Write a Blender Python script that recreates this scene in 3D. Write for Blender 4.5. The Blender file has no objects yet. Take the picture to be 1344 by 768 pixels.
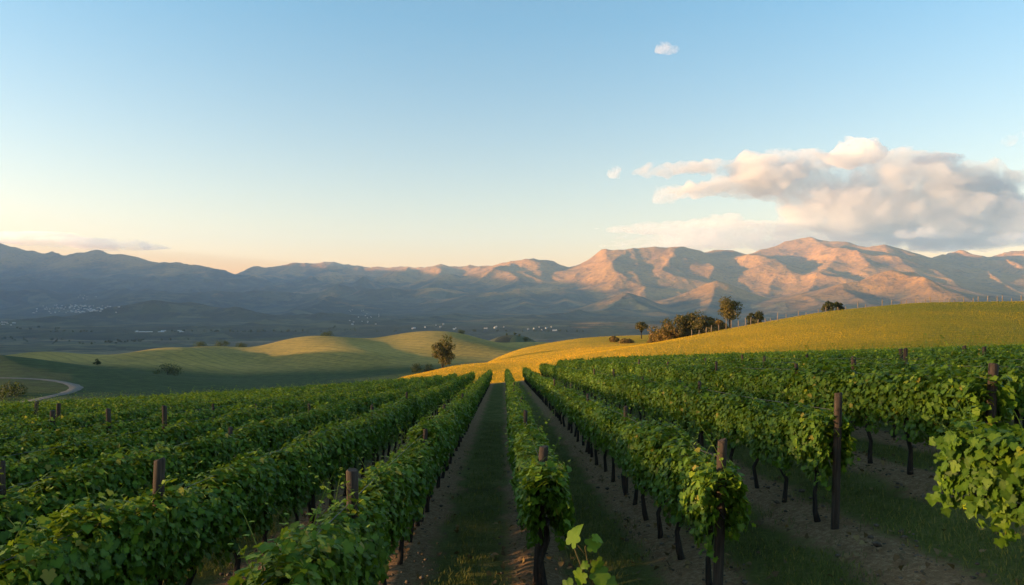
import bpy, bmesh, math, random
import numpy as np
from mathutils import Vector, Matrix
RNG = np.random.default_rng(7)
random.seed(7)
scn = bpy.context.scene
COL = scn.collection
R = math.radians

# ------------------------------------------------------------------ camera
EYE = 3.0                      # metres above the ground between the rows
cam_d = bpy.data.cameras.new('camera')
cam = bpy.data.objects.new('camera', cam_d)
COL.objects.link(cam)
cam.location = (0, 0, EYE)
cam.rotation_euler = (R(90), 0, 0)
cam_d.lens = 24.0
cam_d.sensor_width = 36.0
cam_d.shift_y = 11.0 / 1344
cam_d.clip_start = 0.1
cam_d.clip_end = 200000
scn.camera = cam

# ------------------------------------------------------------------ sky, sun, exposure
SUN_EL = 4.6
SUN_BACK = 6.0                 # degrees behind the picture plane, the sun stands to the left
sdir = Vector((-math.cos(R(SUN_EL)) * math.cos(R(SUN_BACK)), -math.cos(R(SUN_EL)) * math.sin(R(SUN_BACK)), math.sin(R(SUN_EL))))
world = bpy.data.worlds.new('World')
scn.world = world
world.use_nodes = True
wn = world.node_tree
wn.nodes.clear()
wo = wn.nodes.new('ShaderNodeOutputWorld')
wb = wn.nodes.new('ShaderNodeBackground')
ws = wn.nodes.new('ShaderNodeTexSky')
ws.sky_type = 'NISHITA'
ws.sun_disc = False
ws.sun_elevation = R(SUN_EL)
ws.sun_rotation = math.atan2(sdir.x, sdir.y)
ws.altitude = 300
ws.air_density = 1.0
ws.dust_density = 1.0
ws.ozone_density = 1.6
wb.inputs['Strength'].default_value = 0.096
tcw = wn.nodes.new('ShaderNodeTexCoord'); sxw = wn.nodes.new('ShaderNodeSeparateXYZ'); wr = wn.nodes.new('ShaderNodeValToRGB'); wm = wn.nodes.new('ShaderNodeMix')
wm.data_type = 'RGBA'; wm.blend_type = 'MULTIPLY'; wm.inputs[0].default_value = 1.0
wn.links.new(tcw.outputs['Generated'], sxw.inputs[0]); wn.links.new(sxw.outputs[2], wr.inputs[0])
we = wr.color_ramp.elements
we[0].position = 0.0; we[0].color = (1.55, 0.90, 0.66, 1)
we[1].position = 0.38; we[1].color = (0.71, 0.97, 1.05, 1)
wq = we.new(0.12); wq.color = (1.26, 0.94, 0.82, 1)
wn.links.new(ws.outputs[0], wm.inputs[6]); wn.links.new(wr.outputs[0], wm.inputs[7])
wn.links.new(wm.outputs[2], wb.inputs[0])
wn.links.new(wb.outputs[0], wo.inputs[0])

sun_d = bpy.data.lights.new('sun', 'SUN')
sun_d.energy = 5.0
sun_d.angle = R(0.5)
sun_d.color = (1.0, 0.62, 0.30)
sun = bpy.data.objects.new('sun', sun_d)
COL.objects.link(sun)
sun.rotation_euler = sdir.to_track_quat('Z', 'Y').to_euler()
sun.location = (-50, -5, 60)

scn.view_settings.view_transform = 'Standard'
scn.view_settings.look = 'None'
scn.view_settings.gamma = 1.0
scn.view_settings.use_curve_mapping = False
scn.view_settings.exposure = 2.32
try:
    cy = scn.cycles
    cy.use_denoising = True
    cy.max_bounces = 8
    cy.diffuse_bounces = 3
    cy.glossy_bounces = 2
    cy.transmission_bounces = 4
    cy.volume_bounces = 3
    cy.transparent_max_bounces = 6
    cy.caustics_reflective = False
    cy.caustics_refractive = False
    cy.volume_max_steps = 512
    cy.volume_step_rate = 0.5
except Exception:
    pass

# ------------------------------------------------------------------ helpers
def props(o, label=None, cat=None, group=None, kind=None):
    if label: o['label'] = label
    if cat: o['category'] = cat
    if group: o['group'] = group
    if kind: o['kind'] = kind
    return o

def empty(name, loc, rz=0.0, label=None, cat=None, group=None):
    o = bpy.data.objects.new(name, None)
    COL.objects.link(o)
    o.empty_display_size = 0.2
    o.location = loc
    o.rotation_euler = (0, 0, rz)
    return props(o, label, cat, group)

def raw_mesh(name, V, F, mat=None, smooth=True, attrs=None):
    """V (n,3) array, F: (m,k) array or a list of those (k may differ)."""
    me = bpy.data.meshes.new(name)
    Fs = F if isinstance(F, list) else [F]
    Fs = [np.asarray(f, dtype=np.int32) for f in Fs if len(f)]
    V = np.asarray(V, dtype=np.float32)
    me.vertices.add(len(V))
    me.vertices.foreach_set('co', V.ravel())
    nl = sum(f.size for f in Fs)
    npoly = sum(len(f) for f in Fs)
    me.loops.add(nl)
    me.loops.foreach_set('vertex_index', np.concatenate([f.ravel() for f in Fs]))
    me.polygons.add(npoly)
    tot = np.concatenate([np.full(len(f), f.shape[1], np.int32) for f in Fs])
    start = np.concatenate([[0], np.cumsum(tot)[:-1]]).astype(np.int32)
    me.polygons.foreach_set('loop_start', start)
    me.polygons.foreach_set('loop_total', tot)
    me.polygons.foreach_set('use_smooth', np.full(npoly, smooth))
    me.update(calc_edges=True)
    for k, a in (attrs or {}).items():
        at = me.attributes.new(k, 'FLOAT', 'POINT')
        at.data.foreach_set('value', np.asarray(a, dtype=np.float32).ravel())
    if mat: me.materials.append(mat)
    return me

def link(name, me, parent=None, loc=None):
    o = bpy.data.objects.new(name, me)
    COL.objects.link(o)
    if parent: o.parent = parent
    if loc is not None: o.location = loc
    return o

class MB:
    """collects tubes, boxes and lofts into one mesh"""
    def __init__(s): s.v = []; s.f = []; s.n = 0
    def add(s, V, faces):
        V = np.asarray(V, float)
        s.v.append(V)
        s.f += [tuple(i + s.n for i in f) for f in faces]
        s.n += len(V)
    def tube(s, pts, rad, seg=8, cap=True, lump=0.0, rng=None):
        pts = [Vector(p) for p in pts]
        n = len(pts)
        rad = rad if hasattr(rad, '__len__') else [rad] * n
        V = []
        ref = Vector((1, 0, 0))
        for i, p in enumerate(pts):
            t = (pts[min(i + 1, n - 1)] - pts[max(i - 1, 0)]).normalized()
            if abs(t.dot(ref)) > 0.95: ref = Vector((0, 1, 0))
            a = (ref - t * ref.dot(t)).normalized()
            b = t.cross(a)
            for k in range(seg):
                th = 2 * math.pi * k / seg
                r = rad[i]
                if lump: r *= 1 + lump * (rng or random).uniform(-1, 1)
                V.append(p + a * (r * math.cos(th)) + b * (r * math.sin(th)))
        F = []
        for i in range(n - 1):
            for k in range(seg):
                k2 = (k + 1) % seg
                F.append((i * seg + k, i * seg + k2, (i + 1) * seg + k2, (i + 1) * seg + k))
        if cap:
            F.append(tuple(range(seg))[::-1])
            F.append(tuple((n - 1) * seg + k for k in range(seg)))
        s.add([tuple(v) for v in V], F)
    def box(s, c, d, rz=0.0):
        cx, cy_, cz = c; dx, dy, dz = [q / 2 for q in d]
        co, si = math.cos(rz), math.sin(rz)
        V = []
        for z in (-dz, dz):
            for x, y in ((-dx, -dy), (dx, -dy), (dx, dy), (-dx, dy)):
                V.append((cx + x * co - y * si, cy_ + x * si + y * co, cz + z))
        s.add(V, [(3, 2, 1, 0), (4, 5, 6, 7), (0, 1, 5, 4), (1, 2, 6, 5), (2, 3, 7, 6), (3, 0, 4, 7)])
    def mesh(s, name, mat, smooth=True):
        me = bpy.data.meshes.new(name)
        me.from_pydata([tuple(p) for p in np.concatenate(s.v)], [], s.f)
        for p in me.polygons: p.use_smooth = smooth and len(p.vertices) == 4
        if mat: me.materials.append(mat)
        me.update()
        return me

# value noise, vectorised
def _hash(ix, iy, seed):
    h = (ix.astype(np.int64) * 374761393 + iy.astype(np.int64) * 668265263 + seed * 974634777) & 0xffffffff
    h = ((h ^ (h >> 13)) * 1274126177) & 0xffffffff
    h = h ^ (h >> 16)
    return (h & 0xffffff) / float(0xffffff)
def vnoise(x, y, seed=0):
    x = np.asarray(x, float); y = np.asarray(y, float)
    ix = np.floor(x); iy = np.floor(y)
    fx = x - ix; fy = y - iy
    fx = fx * fx * fx * (fx * (fx * 6 - 15) + 10); fy = fy * fy * fy * (fy * (fy * 6 - 15) + 10)
    a = _hash(ix, iy, seed); b = _hash(ix + 1, iy, seed); c = _hash(ix, iy + 1, seed); d = _hash(ix + 1, iy + 1, seed)
    return (a + (b - a) * fx) * (1 - fy) + (c + (d - c) * fx) * fy
def fbm(x, y, oct=5, seed=0, ridged=False, gain=0.5):
    s = 0.0; amp = 1.0; tot = 0.0
    co, si = math.cos(0.6), math.sin(0.6)
    for k in range(oct):
        n = vnoise(x, y, seed + k * 17)
        if ridged: n = (1 - np.abs(2 * n - 1)) ** 1.5
        s = s + n * amp; tot += amp; amp *= gain
        x, y = (x * co - y * si) * 2.03 + 11.3, (x * si + y * co) * 2.03 - 7.7
    return s / tot
def sstep(a, b, x):
    t = np.clip((np.asarray(x, float) - a) / (b - a), 0, 1)
    return t * t * (3 - 2 * t)
def blur(A, sig, axis):
    r = int(3 * sig) + 1
    k = np.exp(-0.5 * (np.arange(-r, r + 1) / sig) ** 2); k /= k.sum()
    P = np.pad(A, [(r, r) if i == axis else (0, 0) for i in range(2)], mode='edge')
    out = np.zeros_like(A)
    for i, w in enumerate(k):
        out += w * (P[i:i + A.shape[0]] if axis == 0 else P[:, i:i + A.shape[1]])
    return out

# ------------------------------------------------------------------ node helpers
class NT:
    def __init__(s, name):
        s.m = bpy.data.materials.new(name); s.m.use_nodes = True
        s.t = s.m.node_tree; s.t.nodes.clear()
        s.out = s.n('ShaderNodeOutputMaterial')
    def n(s, ty, **kw):
        nd = s.t.nodes.new(ty)
        for k, v in kw.items(): setattr(nd, k, v)
        return nd
    def put(s, sock, v):
        if hasattr(v, 'links') or hasattr(v, 'is_linked'): s.t.links.new(v, sock)
        else: sock.default_value = v
    def noise(s, scale, detail=4, rough=0.55, vec=None, dist=0.0):
        nd = s.n('ShaderNodeTexNoise')
        nd.inputs['Scale'].default_value = scale; nd.inputs['Detail'].default_value = detail
        nd.inputs['Roughness'].default_value = rough; nd.inputs['Distortion'].default_value = dist
        if vec is not None: s.put(nd.inputs['Vector'], vec)
        return nd.outputs['Fac']
    def pos(s): return s.n('ShaderNodeNewGeometry').outputs['Position']
    def obj(s): return s.n('ShaderNodeTexCoord').outputs['Object']
    def attr(s, name): return s.n('ShaderNodeAttribute', attribute_name=name).outputs['Fac']
    def math(s, op, a, b=0.0, c=None, clamp=False):
        nd = s.n('ShaderNodeMath', operation=op, use_clamp=clamp)
        s.put(nd.inputs[0], a); s.put(nd.inputs[1], b)
        if c is not None: s.put(nd.inputs[2], c)
        return nd.outputs[0]
    def ramp(s, fac, stops):
        nd = s.n('ShaderNodeValToRGB')
        s.put(nd.inputs[0], fac)
        e = nd.color_ramp.elements
        while len(e) > 1: e.remove(e[-1])
        e[0].position = stops[0][0]; e[0].color = (*stops[0][1], 1)
        for p, c in stops[1:]:
            q = e.new(p); q.color = (*c, 1)
        return nd.outputs[0]
    def fac(s, v, a, b):
        nd = s.n('ShaderNodeMapRange'); s.put(nd.inputs[0], v)
        nd.inputs[1].default_value = a; nd.inputs[2].default_value = b
        return nd.outputs[0]
    def mix(s, f, a, b, mode='MIX'):
        nd = s.n('ShaderNodeMix', data_type='RGBA', blend_type=mode)
        s.put(nd.inputs[0], f)
        for i, v in ((6, a), (7, b)):
            if isinstance(v, tuple) and len(v) == 3: v = (*v, 1)
            s.put(nd.inputs[i], v)
        return nd.outputs[2]
    def bump(s, h, strength=0.5, dist=0.1, normal=None):
        nd = s.n('ShaderNodeBump')
        nd.inputs['Strength'].default_value = strength; nd.inputs['Distance'].default_value = dist
        s.put(nd.inputs['Height'], h)
        if normal is not None: s.put(nd.inputs['Normal'], normal)
        return nd.outputs[0]
    def mapping(s, vec, scale):
        nd = s.n('ShaderNodeMapping'); s.put(nd.inputs[0], vec)
        nd.inputs['Scale'].default_value = scale
        return nd.outputs[0]
    def bsdf(s, color, rough=0.9, normal=None, spec=0.3):
        b = s.n('ShaderNodeBsdfPrincipled')
        if isinstance(color, tuple) and len(color) == 3: color = (*color, 1)
        s.put(b.inputs['Base Color'], color)
        s.put(b.inputs['Roughness'], rough)
        b.inputs['Specular IOR Level'].default_value = spec
        if normal is not None: s.put(b.inputs['Normal'], normal)
        return b.outputs[0]
    def done(s, surf=None, vol=None):
        if surf is not None: s.t.links.new(surf, s.out.inputs['Surface'])
        if vol is not None: s.t.links.new(vol, s.out.inputs['Volume'])
        return s.m

# ------------------------------------------------------------------ the lie of the land
LEAN = 0.0134                  # the rows run a hair to the left of the camera axis
ROW0, ROWD = 0.5, 2.0          # first row right of the camera, row spacing
FIELD_END = 80.0
def near_z(x, y):
    X = x + LEAN * y
    z = -0.0826 * y - 0.0011 * np.maximum(-X, 0) * np.maximum(y, 0)
    kx = [-1e4, 0.0, 0.9, 2.5, 4.65, 6.6, 12, 30, 45, 60, 120, 400]
    kz = [0, 0, 0.03, 0.2, 0.72, 1.15, 1.45, 2.0, 2.4, 2.9, 4.2, 6]
    return z + np.interp(X, kx, kz)
PXC = np.array([-300, 0, 100, 200, 300, 400, 500, 534, 600, 672, 760, 850, 960, 1080, 1200, 1344, 1650], float)
N = None
TAB = {
 100: [N, N, N, N, N, N, 505, 496, 493, 493, 485, 474, 464, 454, 447, 444, 444],
 125: [620, 585, 565, 548, 533, 518, 502, 493, 482, 485, 468, 452, 440, 426, 416, 413, 413],
 150: [600, 560, 540, 535, 530, 520, 503, 497, 477, 476, 462, 452, 430, 408, 396, 394, 394],
 190: [505, 502, 508, 517, 525, 522, 507, 503, 488, 467, 456, 454, 436, 416, 406, 406, 406],
 220: [492, 490, 496, 505, 517, 518, 507, 503, 494, 462, 450, 449, 440, 424, 416, 416, 416],
 260: [460, 463, 476, 490, 503, 510, 505, 503, 497, 457, 441, 438, 440, 432, 428, 430, 430],
 320: [472, 478, 484, 492, 498, 497, 493, 490, 487, 474, 452, 446, 452, 450, 450, 450, 450],
 400: [470, 474, 472, 470, 480, 472, 467, 467, 467, 470, 470, 470, 470, 470, 470, 470, 470],
 450: [466, 468, 461, 457, 465, 458, 453, 451, 452, 459, 468, 475, 480, 480, 480, 480, 480],
 550: [475, 478, 470, 466, 452, 443, 437, 435, 437, 446, 455, 475, 488, 488, 488, 488, 488],
 650: [490, 490, 485, 480, 466, 455, 448, 448, 450, 458, 470, 488, 495, 495, 495, 495, 495],
}
FLOOR = -235.0
def floor_z(y): return np.interp(y, [850, 1600, 2700, 4500, 6500, 9000], [-92, -112, -150, -215, -235, -235])
for Y in (850, 1100, 1600, 2000, 2600, 3200, 4000):
    TAB[Y] = [395 + (EYE - floor_z(Y)) * 896 / Y] * len(PXC)
PXF = np.linspace(-300, 1650, 391)
LYF = np.linspace(math.log(40), math.log(4000), 420)
def _table():
    ks = [40, 55, 70, 80, 88] + sorted(TAB)
    rows = []
    for Y in ks:
        xn = (PXC - 672) / 896 * Y
        nr = 395 + 896 * (EYE - near_z(xn, np.full_like(xn, Y))) / Y
        t = TAB.get(Y, [None] * len(PXC))
        v = np.array([nr[i] if t[i] is None else t[i] for i in range(len(PXC))])
        rows.append(np.interp(PXF, PXC, v))
    rows = np.array(rows)
    T = np.array([[0.0]] * 0)
    lk = np.log(ks)
    T = np.stack([np.interp(LYF, lk, rows[:, j]) for j in range(rows.shape[1])], 1)
    T = blur(T, 3.0, 0)
    return blur(T, 4.0, 1)
TPY = _table()
def tab_z(x, y):
    yy = np.clip(y, 41, 3990)
    px = 672 + 896 * x / yy
    fj = np.clip((px - PXF[0]) / (PXF[1] - PXF[0]), 0, len(PXF) - 1.001)
    fi = np.clip((np.log(yy) - LYF[0]) / (LYF[1] - LYF[0]), 0, len(LYF) - 1.001)
    i = fi.astype(int); j = fj.astype(int); a = fi - i; b = fj - j
    p = (TPY[i, j] * (1 - a) + TPY[i + 1, j] * a) * (1 - b) + (TPY[i, j + 1] * (1 - a) + TPY[i + 1, j + 1] * a) * b
    return EYE - (p - 395) * yy / 896
def gauss(x, y, cx, cy_, sx, sy, h, p=2.0):
    return h * np.exp(-0.5 * (np.abs((x - cx) / sx) ** p + np.abs((y - cy_) / sy) ** p))
W2H = 30
def ground_z(x, y):
    x = np.asarray(x, float); y = np.asarray(y, float)
    nz = near_z(x, y)
    nz = np.where(x < -45, np.maximum(nz, -30 + 0 * x), nz)
    w = sstep(72, 92, y)
    z = nz * (1 - w) + tab_z(x, y) * w
    # gentle swell, more with distance
    z = z + (fbm(x / 38, y / 38, 3, 3) - 0.5) * 0.9 * sstep(120, 260, y)
    z = z + (fbm(x / 400, y / 400, 4, 5) - 0.5) * 26 * sstep(700, 1100, y)
    z = z + 2.3 * np.sin((x * 0.95 + 0.42 * y) * 2 * math.pi / 92 + 1.3 + 2.0 * fbm(x / 150, y / 150, 2, 8)) * sstep(345, 430, y) * (1 - sstep(640, 760, y))
    # unseen knolls added in the west to block low sun from hills and meadows
    z = z + gauss(x, y, -250, -45, 60, 92, 3, 3.2)
    z = z + gauss(x, y, -760, 575, 120, 130, W2H, 2.4) + gauss(x, y, -600, 330, 110, 75, 40, 2.4)
    z = z + gauss(x, y, 0, 1000, 55, 90, 52)
    return z
def gz(x, y): return float(ground_z(np.array([x]), np.array([y]))[0])
def at(px, py, Y): return ((px - 672) / 896 * Y, Y, EYE - (py - 395) * Y / 896)
def on(px, Y):
    x = (px - 672) / 896 * Y
    return (x, Y, gz(x, Y))

def grid_faces(nr, nc):
    i = np.arange(nr - 1)[:, None]; j = np.arange(nc - 1)[None, :]
    a = i * nc + j
    return np.stack([a, a + 1, a + nc + 1, a + nc], -1).reshape(-1, 4)

def mat_ground():
    m = NT('earth_and_grass')
    p = m.pos()
    sx = m.n('ShaderNodeSeparateXYZ'); m.put(sx.inputs[0], p)
    X = m.math('ADD', sx.outputs[0], m.math('MULTIPLY', sx.outputs[1], LEAN))
    ph = m.math('FRACT', m.math('DIVIDE', m.math('SUBTRACT', X, ROW0), ROWD))        # 0 at a row
    aisle = m.math('SUBTRACT', 1.0, m.math('MULTIPLY', m.math('ABSOLUTE', m.math('SUBTRACT', ph, 0.5)), 2.0))  # 1 in mid aisle
    nb = m.noise(1.1, 5, 0.6, p)
    nf = m.noise(14, 6, 0.7, p)
    nc = m.noise(60, 4, 0.7, p)
    soil = m.ramp(m.math('ADD', m.math('MULTIPLY', nf, 0.6), m.math('MULTIPLY', nc, 0.4)),
                  [(0.30, (0.12, 0.066, 0.030)), (0.5, (0.27, 0.16, 0.075)), (0.66, (0.48, 0.33, 0.18))])
    grass = m.ramp(m.math('ADD', m.math('MULTIPLY', nf, 0.5), m.math('MULTIPLY', nb, 0.5)),
                   [(0.34, (0.06, 0.065, 0.014)), (0.5, (0.11, 0.125, 0.024)), (0.64, (0.20, 0.175, 0.055))])
    gm = m.math('ADD', aisle, m.math('MULTIPLY', m.math('SUBTRACT', nb, 0.5), 0.9))
    gm = m.math('ADD', gm, m.math('MULTIPLY', m.math('SUBTRACT', nf, 0.5), 0.5))
    vine = m.mix(m.fac(gm, 0.32, 0.56), soil, grass)
    # golden field past the row ends
    g1 = m.noise(2.2, 5, 0.75, p); g2 = m.noise(0.09, 3, 0.5, p)
    g3 = m.noise(0.9, 3, 0.6, m.mapping(p, (1.0, 0.22, 1.0)))
    gold = m.ramp(m.math('ADD', m.math('MULTIPLY', g1, 0.7), m.math('MULTIPLY', g3, 0.3)), [(0.32, (0.24, 0.16, 0.008)), (0.5, (0.44, 0.26, 0.008)), (0.66, (0.58, 0.36, 0.02))])
    gold = m.mix(m.math('MULTIPLY', m.fac(m.math('ADD', sx.outputs[0], m.math('MULTIPLY', m.math('SUBTRACT', g2, 0.5), 90)), 5, 95), 0.92), gold, m.mix(m.fac(g1, .3, .7), (0.11, 0.125, 0.007), (0.21, 0.19, 0.011)))  # slope's fading sunlight to the right painted into the ground as greener colour
    # pasture on the hills behind
    h1 = m.noise(0.25, 5, 0.65, p); h2 = m.noise(0.012, 3, 0.5, p)
    past = m.ramp(m.math('ADD', m.math('MULTIPLY', h1, 0.5), m.math('MULTIPLY', h2, 0.5)),
                  [(0.35, (0.16, 0.13, 0.03)), (0.5, (0.30, 0.215, 0.045)), (0.65, (0.42, 0.29, 0.07))])
    scrub = m.fac(m.noise(0.16, 6, 0.8, p), 0.60, 0.66)
    past = m.mix(m.math('MULTIPLY', scrub, 0.55), past, (0.05, 0.055, 0.02))
    trk = m.n('ShaderNodeTexWave', wave_type='BANDS', bands_direction='DIAGONAL')
    trk.inputs['Scale'].default_value = 0.055; trk.inputs['Distortion'].default_value = 6.0; trk.inputs['Detail'].default_value = 3.0; trk.inputs['Detail Scale'].default_value = 0.25
    m.put(trk.inputs['Vector'], p)
    past = m.mix(m.math('MULTIPLY', m.fac(trk.outputs['Fac'], 0.80, 1.0), 0.35), past, (0.10, 0.085, 0.03))
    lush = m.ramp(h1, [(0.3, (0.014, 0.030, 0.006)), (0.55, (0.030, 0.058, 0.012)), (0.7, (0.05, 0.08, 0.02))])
    # valley floor: woods and field parcels
    vo = m.n('ShaderNodeTexVoronoi', feature='F1'); vo.inputs['Scale'].default_value = 0.0045
    m.put(vo.inputs['Vector'], p)
    sc = m.n('ShaderNodeSeparateColor'); m.put(sc.inputs[0], vo.outputs['Color'])
    parc = m.ramp(sc.outputs[0], [(0.0, (0.035, 0.045, 0.022)), (0.35, (0.06, 0.075, 0.03)), (0.6, (0.10, 0.10, 0.045)), (0.8, (0.05, 0.06, 0.03)), (1.0, (0.13, 0.115, 0.06))])
    wood = m.noise(0.009, 6, 0.65, p)
    val = m.mix(m.fac(wood, 0.48, 0.56), parc, m.mix(m.noise(0.12, 3, 0.7, p), (0.012, 0.02, 0.012), (0.04, 0.05, 0.025)))
    ve = m.n('ShaderNodeTexVoronoi', feature='DISTANCE_TO_EDGE'); ve.inputs['Scale'].default_value = 0.0045
    m.put(ve.inputs['Vector'], p)
    hedge = m.math('MULTIPLY', m.math('LESS_THAN', ve.outputs['Distance'], 0.045), m.fac(m.noise(0.02, 4, 0.6, p), 0.4, 0.5))
    val = m.mix(hedge, val, (0.012, 0.018, 0.010))
    c = m.mix(m.attr('vineyard'), past, vine)
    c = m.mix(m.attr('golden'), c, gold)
    c = m.mix(m.attr('lush'), c, lush)
    c = m.mix(m.attr('valley'), c, val)
    hgt = m.math('ADD', m.math('MULTIPLY', nf, 0.08), m.math('MULTIPLY', nc, 0.03))
    hgt = m.math('ADD', hgt, m.math('MULTIPLY', m.math('MULTIPLY', g1, m.attr('golden')), 0.25))
    nrm = m.bump(hgt, 0.9, 1.0)
    return m.done(m.bsdf(c, 0.95, nrm, 0.15))

def build_ground():
    ys = np.concatenate([np.arange(-160, -8, 8.0), np.arange(-8, 24, 0.35), np.geomspace(24, 2700, 330)])
    t = np.linspace(-1, 1, 501)
    t = np.sign(t) * np.abs(t) ** 2.6
    Yg, Tg = np.meshgrid(ys, t, indexing='ij')
    Xg = Tg * (520 + 1.15 * np.maximum(Yg, 0))
    Z = ground_z(Xg, Yg)
    # clods and wheel ruts close by
    X = Xg + LEAN * Yg
    nearw = 1 - sstep(30, 60, Yg)
    ph = np.abs(((X - ROW0) / ROWD) % 1.0 - 0.5) * 2       # 1 at row
    inr = (np.abs(X) < 90)
    Z = Z + nearw * inr * (0.07 * sstep(0.55, 1.0, ph) + (fbm(Xg / 0.9, Yg / 0.9, 4, 21) - 0.5) * 0.12 - 0.05)
    px = 672 + 896 * Xg / np.maximum(Yg, 1)
    edge = FIELD_END + 1.5
    wob = (fbm(Xg / 14, Yg / 14, 3, 9) - 0.5)
    vine = (1 - sstep(edge - 0.4, edge + 0.4, Yg)) * sstep(-150, -120, Xg)
    # crest line behind which the land turns from the golden field to pasture
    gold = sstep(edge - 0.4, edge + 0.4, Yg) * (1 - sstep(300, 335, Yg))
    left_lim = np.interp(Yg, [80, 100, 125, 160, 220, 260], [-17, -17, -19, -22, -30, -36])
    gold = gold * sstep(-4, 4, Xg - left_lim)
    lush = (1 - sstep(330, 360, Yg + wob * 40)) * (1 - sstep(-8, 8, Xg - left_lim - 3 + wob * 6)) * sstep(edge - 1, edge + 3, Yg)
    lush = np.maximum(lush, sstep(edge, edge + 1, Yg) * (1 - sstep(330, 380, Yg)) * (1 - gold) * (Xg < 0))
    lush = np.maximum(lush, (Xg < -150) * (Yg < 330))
    val = sstep(680, 800, Yg + wob * 150)
    V = np.stack([Xg, Yg, Z], -1).reshape(-1, 3)
    me = raw_mesh('ground', V, grid_faces(*Xg.shape), mat_ground(), True,
                  dict(vineyard=vine, golden=gold, lush=lush, valley=val))
    o = link('ground', me)
    props(o, kind='structure')
    return o
build_ground()

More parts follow.
